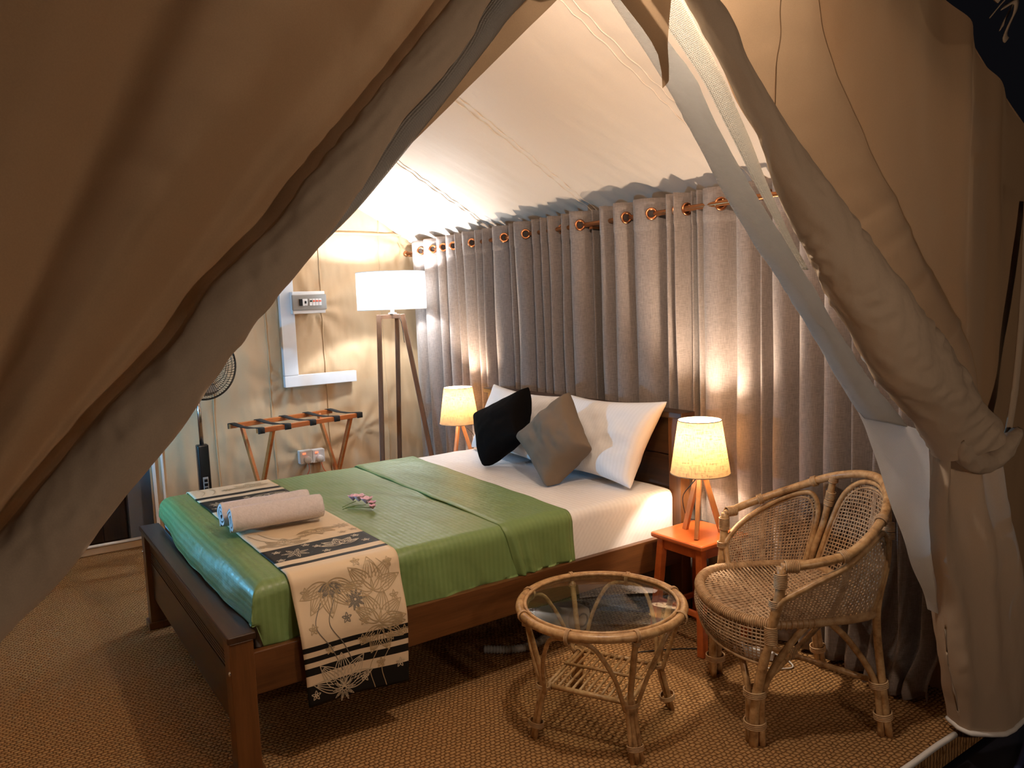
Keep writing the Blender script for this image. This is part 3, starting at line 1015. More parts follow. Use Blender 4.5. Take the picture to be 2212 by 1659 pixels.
def curtain(label, crests, y0, y1, seed, nzr=64, puddle=False, drift=0.0, amp=1.0, shift=0.0):
    """grommet curtain hung in soft folds: crests are the folds nearest the room, listed from far to near"""
    pts = [(2.165, y0)]
    holes = []
    for i, c in enumerate(crests):
        nxt = crests[i + 1] if i + 1 < len(crests) else y1
        gap = c - nxt
        xr = 2.120 + 0.006 * math.sin(i * 2.3 + seed)
        pts.append((xr, c))
        wide = gap > 0.11
        if wide:
            pts.append((xr + 0.016, c - 0.40 * gap))
            pts.append((2.255, c - 0.78 * gap))
            holes.append((lerp(c, nxt, 0.45), 0.55))
        else:
            pts.append((2.255 - 0.02 * (gap < 0.07), c - 0.62 * gap))
            holes.append((lerp(c, nxt, 0.34), 0.9))
    pts.append((2.165, y1))
    pts = np.array(pts)
    nn = len(pts) * 9
    prof = catmull(pts, nn)
    zs = np.r_[np.linspace(1.987, 1.845, 6), 1.842, np.linspace(1.83, 0.02, nzr)]
    V, UV = [], []
    for k, z in enumerate(zs):
        t = (1.987 - z) / 1.97
        for j in range(nn):
            x, y = prof[j]
            a = amp * (1.0 - 0.15 * t + 0.25 * nz(j * 0.09, z * 1.2, seed))
            xx = 2.165 + (x - 2.165) * a
            yy = y + 0.020 * t * nz(j * 0.06, z * 1.8, seed + 5) + drift * t * (y - y0)
            if z < 1.843:
                xx += 0.003
            if puddle:
                f_ = smooth(0.22, 0.03, z) * smooth(-0.70, -0.86, y)
                xx -= f_ * (0.085 + 0.07 * nz(y * 6, z * 4, 2))
                yy += f_ * 0.03 * nz(y * 8, z * 6, 6)
            xx = min(xx + shift, 2.295)
            V.append((xx, yy, z))
            UV.append((j / nn, z))
    F = [(k * nn + j, k * nn + j + 1, (k + 1) * nn + j + 1, (k + 1) * nn + j) for k in range(len(zs) - 1) for j in range(nn - 1)]
    t_ = thing('curtain', label, 'curtain', (2.165, (y0 + y1) / 2, 0.0), 'taupe curtains on the bronze rod')
    o = mesh_obj('cloth', V, F, M['curtain'], t_, uv=UV)
    solidify(o, 0.0025, 1.0)
    # one grommet on every fold the rod threads, set square to the cloth
    V, F = [], []
    for (yc, s) in holes:
        j = int(np.argmin(np.abs(prof[:, 1] - yc)))
        j = min(max(j, 1), nn - 2)
        tx, ty = prof[j + 1] - prof[j - 1]
        n_ = Vector((-abs(ty), -abs(tx) * (1 if tx > 0 else -1), 0))
        if n_.length < 1e-6:
            n_ = Vector((-1, -1, 0))
        n_.normalize()
        c = np.array([2.165 + shift + (prof[j][0] - 2.165) * amp, prof[j][1], ROD_Z]) + np.array(n_) * 0.004
        v, f = ring(c, n_, 0.0235, 0.0068, 22, 8)
        g_ = mesh_obj('grommet', v, f, M['copper'], t_)
        e1 = np.array([0, 0, 1.0]); e2 = np.cross(np.array(n_), e1)
        dv = [c - np.array(n_) * 0.001] + [c - np.array(n_) * 0.001 + 0.022 * (math.cos(a) * e1 + math.sin(a) * e2) for a in np.linspace(0, 2 * PI, 18, endpoint=False)]
        df = [(0, 1 + i, 1 + (i + 1) % 18) for i in range(18)]
        mesh_obj('grommet_shade', dv, df, M['hole'], g_)  # dark disc over uncut cloth, shade of the opening put into its colour
    return t_


curtain('left taupe linen curtain behind the far bedside lamp and headboard', [2.70, 2.539, 2.342, 2.224, 2.078, 1.98, 1.844, 1.743, 1.636, 1.442, 1.38, 1.219, 1.13, 1.051, 0.945, 0.857], 2.80, 0.73, 1.0)
curtain('middle taupe linen curtain hanging above the near end of the headboard', [0.604, 0.503, 0.37, 0.152, 0.094], 0.66, 0.035, 2.0)
curtain('right taupe linen curtain reaching the floor behind the wicker chair', [-0.005, -0.04, -0.216, -0.347, -0.406, -0.53, -0.648, -0.76, -0.85, -0.95, -1.04], 0.015, -1.09, 3.0, puddle=True, amp=0.72, shift=0.030)

# ------------------------------------------------------------------ bed frame
W, L = 1.62, 2.08
bed = thing('bed', 'dark teak double bed frame with panelled footboard and headboard', 'bed', (1.04, 0.81, 0.0))
for ya, yb in ((0.0, 0.075), (W - 0.075, W)):
    p = mesh_obj('foot_post', *box(0.0, 0.076, ya, yb, 0.03, 0.476, 0.003), M['dark_wood_z'], bed, smooth=False)
    mesh_obj('plinth', *box(-0.012, 0.088, ya - 0.012, yb + 0.012, 0.0, 0.035, 0.006), M['dark_wood_z'], bed, smooth=False)
    yc = ya - 0.002 if ya == 0 else yb + 0.002
    V, F = lathe([(0.0, 0.004), (0.006, 0.003), (0.008, 0.0), (0.008, -0.002)], 12)
    V = np.array(V)[:, [2, 0, 1]] * np.array([-1, 1, 1]) + np.array([-0.002, 0.012 if ya == 0 else W - 0.012, 0.375])
    mesh_obj('bolt', V, F, M['chrome'], p)
mesh_obj('foot_cap', *box(-0.006, 0.084, -0.006, W + 0.006, 0.476, 0.50, 0.004), M['dark_wood'], bed, smooth=False)
# footboard: two boards, reeded strip between
mesh_obj('foot_board', *box(0.022, 0.050, 0.07, W - 0.07, 0.395, 0.478, 0.002), M['dark_wood'], bed, smooth=False)
mesh_obj('foot_board', *box(0.022, 0.050, 0.07, W - 0.07, 0.15, 0.330, 0.002), M['dark_wood'], bed, smooth=False)
for k in range(5):
    z = 0.333 + k * 0.0125
    mesh_obj('reed', *box(0.024, 0.048, 0.072, W - 0.072, z, z + 0.0095, 0.003), M['dark_wood'], bed, smooth=False)
for ya in (0.002, W - 0.030):
    mesh_obj('side_rail', *box(0.06, 2.06, ya, ya + 0.028, 0.285, 0.428, 0.003), M['dark_wood_x'], bed, smooth=False)
for k in range(9):
    x = 0.16 + k * 0.225
    mesh_obj('slat', *box(x, x + 0.09, 0.03, W - 0.03, 0.335, 0.352, 0.002), M['dark_wood'], bed, smooth=False)
for ya, yb in ((0.0, 0.075), (W - 0.075, W)):
    mesh_obj('head_post', *box(2.035, 2.095, ya, yb, 0.0, 0.958, 0.003), M['dark_wood_z'], bed, smooth=False)
mesh_obj('head_cap', *box(2.018, 2.108, -0.025, W + 0.025, 0.958, 0.988, 0.005), M['dark_wood'], bed, smooth=False)
for z0, z1 in ((0.78, 0.956), (0.60, 0.775), (0.42, 0.595)):
    mesh_obj('head_board', *box(2.050, 2.080, 0.07, W - 0.07, z0, z1, 0.003), M['dark_wood'], bed, smooth=False)

# ------------------------------------------------------------------ bedding
MX0, MX1, MY0, MY1, MZ0, MZ1 = 0.098, 2.035, 0.036, 1.584, 0.356, 0.630


def mattress_mesh():
    V, F = box(MX0, MX1, MY0, MY1, MZ0, MZ1, 0.045, 4)
    bm = bmesh.new()
    vs = [bm.verts.new(v) for v in V]
    for f in F:
        bm.faces.new([vs[i] for i in f])
    bmesh.ops.subdivide_edges(bm, edges=[e for e in bm.edges if e.calc_length() > 0.2], cuts=30, use_grid_fill=True)
    for v in bm.verts:
        c = v.co
        if c.z > 0.6 and c.x > 1.3:
            c.z += 0.004 * nz(c.x * 5, c.y * 5, 1) + 0.003 * nz(c.x * 14, c.y * 9, 3)
        if c.y < 0.06 and c.z < 0.6 and c.x > 1.3:
            c.y -= 0.004 * nz(c.x * 22, c.z * 3, 2) + 0.002
    bm.verts.index_update()
    V = [tuple(v.co) for v in bm.verts]
    F = [tuple(v.index for v in f.verts) for f in bm.faces]
    bm.free()
    return V, F


V, F = mattress_mesh()
o = mesh_obj('mattress', V, F, M['sheet'], uv=[(v[0] + 0.15 * (v[2] < 0.5), v[1]) for v in V])
tag(o, 'mattress in a white striped sateen sheet on the teak bed', 'mattress')


def over(b, off, rad=0.045):
    """path across the bed: b = metres from the near top edge (negative = hanging down the near side);
    returns (y, z, outward normal y, z)"""
    y0, y1, zt = MY0 - off, MY1 + off, MZ1 + off
    r = rad
    arc = r * PI / 2

    def side(s, ye, sg):                     # s = distance past the start of the bend
        if s <= arc:
            a = s / r
            return ye + sg * (r * math.sin(a) - r), zt - r + r * math.cos(a), sg * math.sin(a), math.cos(a)
        return ye, zt - r - (s - arc), sg, 0.0
    near = y0 + r
    far = y1 - r
    yy = MY0 + b
    if yy < near:
        return side(near - yy, y0, -1)
    if yy > far:
        return side(yy - far, y1, 1)
    return yy, zt, 0.0, 1.0


# green bedspread: covers the lower two thirds and drops over the foot and both sides
def spread_pt(a, b, off, drop):
    """a = metres from the foot edge towards the head (negative = down the foot); b across"""
    y, z, ny, nzz = over(b, off)
    x = MX0 + a
    if a < 0.05:
        r = 0.05
        s = 0.05 - a
        arc = r * PI / 2
        if s <= arc:
            t = s / r
            x = MX0 - off + r - r * math.sin(t)
            dz = r - r * math.cos(t)
        else:
            x = MX0 - off
            dz = r + s - arc
        z = min(z, MZ1 + off - dz) if z > MZ1 - 0.04 else min(z, MZ1 + off - max(dz, MZ1 + off - z))
    return x, y, z


def green_fn(u, v):
    a = lerp(-0.17, 1.318, u)
    b = lerp(-0.205, 1.548 + 0.205, v)
    x, y, z = spread_pt(a, b, 0.006, 0)
    if z > MZ1 - 0.02:
        z += 0.003 * nz(x * 4, y * 5, 1) + 0.0025 * nz(x * 9 + y * 4, y * 3, 6)
        z += 0.0022 * math.sin((x * 0.9 + y * 0.42) * 34 + 5 * nz(x * 2, y * 2, 3)) * smooth(0.25, 0.6, x) * bump(y, 0.75, 0.5)
    if y < MY0 + 0.01 and z < MZ1 - 0.03:
        d = (MZ1 - z)
        y -= 0.012 * d / 0.2 * (0.5 + nz(x * 6, z * 2, 4)) + 0.011 * nz(x * 13 + z * 5, z * 3, 2) * d / 0.2
        z += 0.010 * nz(x * 4, 2, 3) * d / 0.2
    if x < MX0 + 0.01:
        # the foot drop sags on the footboard cap
        z = max(z, 0.506 + 0.035 * smooth(0.9, 1.5, y) + 0.010 * nz(y * 4, 1, 8))
        dd = smooth(0.0, 0.10, MZ1 - z)
        x -= dd * (0.012 + 0.020 * math.sin(PI * min(max((y - 0.1) / 1.4, 0), 1)) + 0.008 * nz(y * 5, z * 6, 3))
    return (x, y, max(z, 0.428))


V, F, UV = grid(150, 170, green_fn)
UVm = [(lerp(-0.17, 1.318, u), lerp(0, 1.95, v)) for u, v in UV]
spread = thing('bedspread', 'green sateen bedspread covering the lower part of the bed', 'bedspread', (0.7, 0.81, 0.43))
o = mesh_obj('cloth', V, F, M['green'], spread, uv=UVm)
solidify(o, 0.003, 1.0)


def fold_fn(u, v):
    b = lerp(-0.205, 1.548 + 0.205, v)
    y, z, ny, nzz = over(b, 0.006)
    x0 = 1.070 + 0.030 * min(max(b, 0), 1.55) / 1.55 + 0.004 * nz(b * 6, 1, 2)
    x1 = 1.396 + 0.060 * min(max(b, 0), 1.55) / 1.55 + 0.008 * nz(b * 5, 2, 7)
    x = lerp(x0, x1, u)
    edge = smooth(0, 0.05, u) * 0.5 + 0.5
    off = 0.009 * edge + 0.003 * nz(x * 9, b * 4, 2)
    if b < 0.0:                                     # loose pleats down the near side
        d = min(-b / 0.2, 1)
        off += d * (0.020 * bump(x, 1.105, 0.02) + 0.016 * bump(x, 1.165, 0.016) + 0.008 * math.sin(x * 70) * 0.5 + 0.010 * nz(x * 14, b * 4, 5))
        x += 0.045 * d * (1 - u) ** 2 + 0.006 * d
        z += 0.012 * nz(x * 9, 1, 4) * d
    return (x, y + ny * off, max(z + nzz * off, 0.430))


V, F, UV = grid(60, 170, fold_fn)
UVm = [(lerp(1.07, 1.40, u), lerp(0, 1.95, v)) for u, v in UV]
o = mesh_obj('folded_top', V, F, M['green'], spread, uv=UVm)
solidify(o, 0.004, 1.0)

# runner: patterned cloth across the foot of the bed
RN_T0, RN_T1 = -0.435, 1.548 + 0.30        # along the bed's width; negative hangs down the near side


def runner_pt(s, t, lift=0.0):
    """s metres along the bed 0..0.40; t metres from the near top edge (negative = hanging)"""
    y, z, ny, nzz = over(t, 0.012)
    x = 0.212 + s + 0.004 * nz(t * 5, s * 4, 1)
    x += 0.022 * min(max(-t, 0), 0.45) / 0.45 * (1 - s / 0.4) - 0.012 * min(max(-t, 0), 0.45) / 0.45 * (s / 0.4)
    o_ = 0.0
    if t < -0.02:
        d = min(-t / 0.435, 1)
        o_ = 0.052 * smooth(0.05, 0.5, d) - 0.010 * d + 0.006 * nz(s * 9, t * 5, 3) * d + 0.008 * math.sin(s * 15 + 2) * d
        z -= 0.022 * d * (s / 0.4)
    elif t > 1.55:
        o_ = 0.052 * smooth(1.55, 1.68, t)
    o_ += 0.0015 * nz(s * 12, t * 8, 4)
    return (x, y + ny * (o_ + lift), z + nzz * (o_ + lift) + (0.0 if nzz else 0.0))


def runner_mat():
    m_, nt, b = newmat('jacquard_runner')
    tc = nt.nodes.new('ShaderNodeTexCoord')
    sp = nt.nodes.new('ShaderNodeSeparateXYZ')
    nt.links.new(tc.outputs['UV'], sp.inputs[0])
    f = math_n(nt, 'DIVIDE', math_n(nt, 'SUBTRACT', sp.outputs[1], RN_T0), RN_T1 - RN_T0)
    K, C_ = (0.006, 0.0065, 0.007), (0.74, 0.60, 0.42)
    e = RN_T0
    bands = [(e, K), (e + .068, C_), (e + .100, K), (e + .126, C_), (e + .146, K), (e + .166, C_), (e + .179, K), (e + .202, C_), (0.068, K), (0.098, C_), (0.136, K), (0.302, C_), (1.015, K), (1.245, C_), (1.292, K), (1.335, C_), (1.62, K), (1.75, C_)]
    c = ramp(nt, f, [((t - RN_T0) / (RN_T1 - RN_T0), col) for t, col in bands], 'CONSTANT')
    v = coords(nt, 'UV', (900, 900, 1))
    w = nd(nt, 'ShaderNodeTexWave', Scale=1.0)
    w.wave_type = 'BANDS'
    nt.links.new(v, w.inputs['Vector'])
    c = mixc(nt, math_n(nt, 'MULTIPLY', noise_n(nt, v, 1.0, 2), 0.6), c, (0.62, 0.58, 0.55), 'MULTIPLY')
    nt.links.new(c, b.inputs['Base Color'])
    b.inputs['Roughness'].default_value = 0.55
    b.inputs['Specular IOR Level'].default_value = 0.25
    add_bump(nt, b, noise_n(nt, v, 1.0, 2), 0.25, 0.001)
    return m_


M['runner'] = runner_mat()
M['gold_thread'] = plain('gold_thread', (0.40, 0.30, 0.17), 0.45)
M['grey_thread'] = plain('grey_thread', (0.17, 0.15, 0.12), 0.5)
M['pale_thread'] = plain('pale_thread', (0.50, 0.42, 0.30), 0.45)
runner = thing('bed_runner', 'cream and black floral jacquard runner across the foot of the bed', 'bed runner', (0.41, 0.8, 0.64))
V, F, UV = grid(30, 240, lambda u, v: runner_pt(0.40 * u, lerp(RN_T0, RN_T1, v)))
o = mesh_obj('cloth', V, F, M['runner'], runner, uv=[(0.4 * u, lerp(RN_T0, RN_T1, v)) for u, v in UV])
solidify(o, 0.0025, 0.0)


def ribbon_uv(P, w):
    """thin woven line along P = [(s, t)] laid on the runner"""
    P = np.asarray(P, float)
    V, F = [], []
    for i in range(len(P)):
        a, b = P[max(i - 1, 0)], P[min(i + 1, len(P) - 1)]
        d = b - a
        d = d / max(np.linalg.norm(d), 1e-9)
        n_ = np.array([-d[1], d[0]]) * w / 2
        for q_ in (P[i] - n_, P[i] + n_):
            V.append(runner_pt(min(max(q_[0], 0.002), 0.398), q_[1], 0.0024))
    for i in range(len(P) - 1):
        F.append((2 * i, 2 * i + 1, 2 * i + 3, 2 * i + 2))
    return V, F


def petal_outline(cx, cy, ang, ln, wd, n=14):
    t = np.linspace(0, 1, n)
    w_ = wd * np.sin(PI * t ** 0.75)
    up = np.c_[t * ln, w_]
    dn = np.c_[t[::-1] * ln, -w_[::-1]]
    P = np.vstack([up, dn])
    c, s = math.cos(ang), math.sin(ang)
    return np.c_[cx + P[:, 0] * c - P[:, 1] * s, cy + P[:, 0] * s + P[:, 1] * c]


def lotus(cx, cy, ang, R, lw=0.0030):
    parts = []
    for da, ln, wd in ((-1.25, .95, .2), (-0.72, 1.0, .24), (0, .95, .27), (0.72, 1.0, .24), (1.25, .95, .2)):
        parts.append(ribbon_uv(petal_outline(cx, cy, ang + da, R * ln, R * wd), lw))
        c, s = math.cos(ang + da), math.sin(ang + da)
        for k in (-0.6, -0.2, 0.2, 0.6):
            L_ = []
            for t in np.linspace(0.35, 0.88, 6):
                wv = R * wd * math.sin(PI * t ** 0.75) * k
                L_.append((cx + t * R * ln * c - wv * s, cy + t * R * ln * s + wv * c))
            parts.append(ribbon_uv(L_, lw * 0.9))
    return parts


def bloom(cx, cy, R, n, lw=0.003, ph=0.0, hatch=True):
    parts = []
    for k in range(n):
        a = 2 * PI * k / n + ph
        parts.append(ribbon_uv(petal_outline(cx + 0.18 * R * math.cos(a), cy + 0.18 * R * math.sin(a), a, R * 0.85, R * (0.75 / max(n, 4) * 1.4)), lw))
        if hatch:
            parts.append(ribbon_uv([(cx + r * math.cos(a), cy + r * math.sin(a)) for r in np.linspace(0.35 * R, 0.8 * R, 5)], lw * 1.6))
    P = [(cx + 0.17 * R * math.cos(a), cy + 0.17 * R * math.sin(a)) for a in np.linspace(0, 2 * PI, 14)]
    parts.append(ribbon_uv(P, lw))
    return parts


def stems(P, gap, lw=0.0036):
    P = catmull(np.array(P), 24)
    return [ribbon_uv(P - np.array([gap / 2, 0]), lw), ribbon_uv(P + np.array([gap / 2, 0]), lw)]


gold, grey, pale = [], [], []
# near drop
gold += lotus(0.125, -0.045, -PI / 2, 0.115)
grey += lotus(0.135, -0.050, -PI / 2, 0.050)
grey += stems([(0.115, -0.10), (0.085, -0.17), (0.13, -0.25), (0.165, -0.34)], 0.05, 0.003)
pale += lotus(0.14, -0.40, PI / 2, 0.13)
pale += bloom(0.14, -0.405, 0.045, 10, 0.0018)
gold += lotus(0.285, -0.10, PI / 2, 0.12)
gold += lotus(0.295, -0.215, -PI / 2 + 0.3, 0.10)
gold += lotus(0.29, -0.20, PI / 2 - 0.3, 0.11)
gold += stems([(0.30, -0.30), (0.27, -0.36), (0.285, -0.43)], 0.045, 0.0026)
gold += stems([(0.30, 0.0), (0.34, -0.05), (0.33, -0.10)], 0.03, 0.0024)
grey += bloom(0.215, -0.115, 0.034, 10, 0.0026)
for (cx, cy, col) in ((0.045, -0.06, gold), (0.355, -0.02, gold), (0.36, -0.13, gold), (0.05, -0.175, gold), (0.235, -0.185, gold), (0.175, -0.165, grey), (0.10, -0.255, gold), (0.225, -0.25, gold), (0.03, -0.40, pale), (0.225, -0.385, pale), (0.365, -0.36, pale), (0.33, -0.26, gold), (0.24, 0.005, gold), (0.29, -0.345, gold), (0.385, -0.25, gold)):
    col += bloom(cx, cy, 0.017, 5, 0.0028, 0.3, False)
# top, between the near edge and the towels
pale += lotus(0.27, 0.20, PI / 2, 0.085)
pale += bloom(0.10, 0.21, 0.05, 7, 0.0022, 0.2)
for (cx, cy) in ((0.03, 0.16), (0.36, 0.19), (0.35, 0.27), (0.19, 0.24), (0.045, 0.26), (0.20, 0.165), (0.16, 0.28)):
    pale += bloom(cx, cy, 0.016, 5, 0.0028, 0.1, False)
gold += lotus(0.10, 0.33, PI / 2 - 0.2, 0.10)
gold += stems([(0.10, 0.38), (0.06, 0.45), (0.04, 0.54)], 0.04)
gold += lotus(0.26, 0.46, -PI / 2, 0.09)
gold += bloom(0.36, 0.44, 0.035, 9, 0.0022)
for (cx, cy) in ((0.02, 0.36), (0.33, 0.35), (0.19, 0.40), (0.38, 0.36), (0.02, 0.62), (0.05, 0.90), (0.10, 0.98), (0.33, 0.95)):
    gold += bloom(cx, cy, 0.017, 5, 0.0028, 0.1, False)
pale += lotus(0.12, 1.05, PI / 2, 0.12)
pale += lotus(0.30, 1.20, -PI / 2, 0.10)
pale += bloom(0.06, 1.16, 0.04, 8, 0.0022)
for (cx, cy) in ((0.22, 1.10), (0.37, 1.08), (0.20, 1.20)):
    pale += bloom(cx, cy, 0.017, 5, 0.0028, 0.1, False)
gold += lotus(0.28, 1.40, PI / 2, 0.10)
gold += stems([(0.06, 1.36), (0.09, 1.44), (0.07, 1.52)], 0.05)
gold += bloom(0.17, 1.42, 0.03, 9, 0.0022)
for P_, nm in ((gold, 'gold_thread'), (grey, 'grey_thread'), (pale, 'pale_thread')):
    V, F = join(*P_)
    o = mesh_obj('woven_motif', V, F, M[nm], runner, smooth=False)
    o['kind'] = 'stuff'


# ------------------------------------------------------------------ pillows and cushions
def pillow_mesh(c00, c10, c11, c01, thick, n=26, pinch=0.08, seed=0.0, wr=0.010, power=0.42, zmin=None):
    """pillow between four corners; normal = towards the viewer side of c00-c10-c01"""
    C = [np.array(c, float) for c in (c00, c10, c11, c01)]
    nrm = np.cross(C[1] - C[0], C[3] - C[0])
    nrm /= np.linalg.norm(nrm)
    size = np.linalg.norm(C[1] - C[0])
    ctr = sum(C) / 4
    V, UV = [], []
    for side in (1, -1):
        for i in range(n):
            for j in range(n):
                s, t = i / (n - 1), j / (n - 1)
                p = C[0] * (1 - s) * (1 - t) + C[1] * s * (1 - t) + C[2] * s * t + C[3] * (1 - s) * t
                a, b = 2 * s - 1, 2 * t - 1
                # sides pulled in between the corners
                p = p - (C[1] - C[0]) * pinch * a * (1 - b * b) * 0.5 - (C[3] - C[0]) * pinch * b * (1 - a * a) * 0.5
                h = max((1 - a * a) * (1 - b * b), 0) ** power
                w_ = wr * (nz(s * 4, t * 4, seed + side) + 0.6 * nz(s * 11, t * 8, seed + side * 3)) * (h > 0)
                # creases running in from the corners
                rad = math.hypot(abs(a) - 1, abs(b) - 1)
                w_ += 0.5 * wr * math.exp(-rad / 0.35) * math.sin(14 * math.atan2(abs(b) - 1, abs(a) - 1)) * (h > 0)
                p = p + nrm * side * (thick / 2 * h + w_ * h)
                if zmin is not None:
                    p[2] = max(p[2], zmin)
                V.append(p)
                UV.append((s * size, t * size))
    F = []
    m_ = n * n
    for k in (0, 1):
        for i in range(n - 1):
            for j in range(n - 1):
                q_ = (k * m_ + i * n + j, k * m_ + (i + 1) * n + j, k * m_ + (i + 1) * n + j + 1, k * m_ + i * n + j + 1)
                F.append(q_ if k == 0 else q_[::-1])
    bm = bmesh.new()
    vs = [bm.verts.new(v) for v in V]
    lay = {}
    for f in F:
        bm.faces.new([vs[i] for i in f])
    bmesh.ops.remove_doubles(bm, verts=list(bm.verts), dist=1e-5)
    bm.verts.index_update()
    V2 = [tuple(v.co) for v in bm.verts]
    F2 = [tuple(v.index for v in f.verts) for f in bm.faces]
    key = {tuple(np.round(v, 4)): uv for v, uv in zip(V, UV)}
    UV2 = [key.get(tuple(np.round(v, 4)), (0, 0)) for v in V2]
    bm.free()
    return V2, F2, UV2


def add_pillow(name, label, cat, mat, *a, group=None, **k):
    V, F, UV = pillow_mesh(*a, **k)
    o = mesh_obj(name, V, F, mat, uv=UV)
    subsurf(o, 1)
    tag(o, label, cat, group)
    return o


ZM = 0.640
add_pillow('pillow', 'white striped pillow nearest the orange stool, leaning on the headboard', 'pillow', M['pillow'], (1.845, 0.76, ZM - 0.005), (1.835, 0.115, ZM - 0.005), (2.005, 0.030, 1.045), (2.005, 0.76, 1.020), 0.20, pinch=0.13, seed=1, wr=0.016, zmin=0.634, group='white bed pillows')
add_pillow('pillow', 'white striped pillow at the far side, half hidden behind the black cushion', 'pillow', M['pillow'], (1.855, 1.57, ZM - 0.005), (1.85, 0.80, ZM - 0.005), (2.005, 0.74, 1.01), (2.000, 1.50, 1.03), 0.20, pinch=0.13, seed=2, wr=0.016, zmin=0.634, group='white bed pillows')
# cushions standing on one corner: bottom, right, top, left
add_pillow('cushion', 'black velvet cushion standing on its corner against the pillows', 'cushion', M['black_cloth'], (1.630, 1.05, ZM - 0.030), (1.70, 0.765, 0.820), (1.83, 0.880, 1.070), (1.745, 1.315, 0.885), 0.21, pinch=0.12, seed=3, wr=0.012, power=0.36, zmin=0.636, group='velvet cushions')
add_pillow('cushion', 'taupe velvet cushion standing on its corner in front of the white pillow', 'cushion', M['brown_cloth'], (1.600, 0.440, ZM - 0.035), (1.745, 0.280, 0.828), (1.80, 0.500, 1.075), (1.70, 0.840, 0.805), 0.24, pinch=0.16, seed=4, wr=0.018, power=0.36, zmin=0.636, group='velvet cushions')


# ------------------------------------------------------------------ towels, flowers on the bed
def towel(c0, c1, r, seed, flip=1):
    """rolled bath towel from c0 to c1; the spiral shows at its ends"""
    c0, c1 = np.array(c0, float), np.array(c1, float)
    d = (c1 - c0) / np.linalg.norm(c1 - c0)
    s = np.cross(d, (0, 0, 1.0)); s /= np.linalg.norm(s)
    up = np.cross(s, d)
    th = 0.0135
    turns = 2.6
    n = 90
    outer, inner = [], []
    for i in range(n):
        t = i / (n - 1)
        a = flip * 2 * PI * turns * t + 0.6
        rr = lerp(0.012, r, t ** 0.9)
        outer.append((rr * math.cos(a), rr * math.sin(a)))
        inner.append((max(rr - th, 0.002) * math.cos(a), max(rr - th, 0.002) * math.sin(a)))
    prof = outer + inner[::-1]
    m_ = len(prof)
    k = 26
    V, F = [], []
    for q_ in range(k):
        t = q_ / (k - 1)
        p = c0 * (1 - t) + c1 * t
        ed = min(t, 1 - t)
        for i, (a, b) in enumerate(prof):
            sc = 1 + 0.05 * nz(t * 7, a * 30, b * 30 + seed) - 0.05 * math.exp(-ed / 0.03)
            bb = b * sc
            jag = 0.008 * nz(a * 25, b * 25, seed) if q_ in (0, k - 1) else 0
            V.append(p + s * a * sc * 1.03 + up * max(bb * 0.97, -r * 0.95) + d * jag)
    for q_ in range(k - 1):
        for i in range(m_):
            F.append((q_ * m_ + i, q_ * m_ + (i + 1) % m_, (q_ + 1) * m_ + (i + 1) % m_, (q_ + 1) * m_ + i))
    for q_ in (0, k - 1):
        for i in range(n - 1):
            f = (q_ * m_ + i, q_ * m_ + i + 1, q_ * m_ + m_ - 2 - i, q_ * m_ + m_ - 1 - i)
            F.append(f)
    return V, F


V, F = towel((0.185, 0.625, 0.705), (0.545, 0.600, 0.705), 0.060, 1.0)
tag(mesh_obj('rolled_towel', V, F, M['towel']), 'rolled pale grey towel at the front of the pair on the runner', 'towel', 'rolled towels on the runner')
V, F = towel((0.178, 0.748, 0.703), (0.535, 0.735, 0.703), 0.059, 5.0)
tag(mesh_obj('rolled_towel', V, F, M['towel']), 'rolled pale grey towel at the back of the pair on the runner', 'towel', 'rolled towels on the runner')

sprig = thing('flower_sprig', 'sprig of pale pink flowers lying on the green bedspread', 'flowers', (0.75, 0.70, 0.642))
ZS = 0.648
st = [[(0.684, 0.725, ZS), (0.72, 0.735, ZS + 0.006), (0.755, 0.74, ZS + 0.012)], [(0.690, 0.705, ZS), (0.73, 0.69, ZS + 0.006), (0.765, 0.655, ZS + 0.010)], [(0.70, 0.70, ZS), (0.74, 0.665, ZS + 0.003), (0.77, 0.615, ZS + 0.004)], [(0.675, 0.70, ZS - 0.002), (0.705, 0.70, ZS), (0.73, 0.69, ZS + 0.004)]]
for P in st:
    mesh_obj('stem', *tube(catmull(P, 8), 0.0017, 6), M['stem'], sprig)
for (c, sz, mt) in (((0.755, 0.77, ZS + 0.022), 0.034, 'petal'), ((0.768, 0.735, ZS + 0.026), 0.040, 'petal_pale'), ((0.785, 0.69, ZS + 0.020), 0.040, 'petal_pale'), ((0.79, 0.645, ZS + 0.014), 0.028, 'petal'), ((0.775, 0.605, ZS + 0.010), 0.024, 'petal')):
    fl = None
    for k in range(5):
        a = k * 2 * PI / 5 + c[0] * 40
        tilt = 0.7

        def pf(u, v, a=a, c=c, sz=sz):
            w_ = sz * 0.42 * math.sin(PI * min(u * 0.9 + 0.08, 1)) * (2 * v - 1)
            r_ = sz * u
            h = sz * 0.75 * u ** 0.8 + 0.3 * abs(w_)
            return (c[0] + math.cos(a) * r_ * 0.75 - math.sin(a) * w_, c[1] + math.sin(a) * r_ * 0.75 + math.cos(a) * w_, c[2] - sz * 0.4 + h)
        V, F, UV = grid(7, 5, pf)
        o = mesh_obj('petal', V, F, M[mt], sprig)
        solidify(o, 0.0008)
# clear plastic wrap corner by the towels

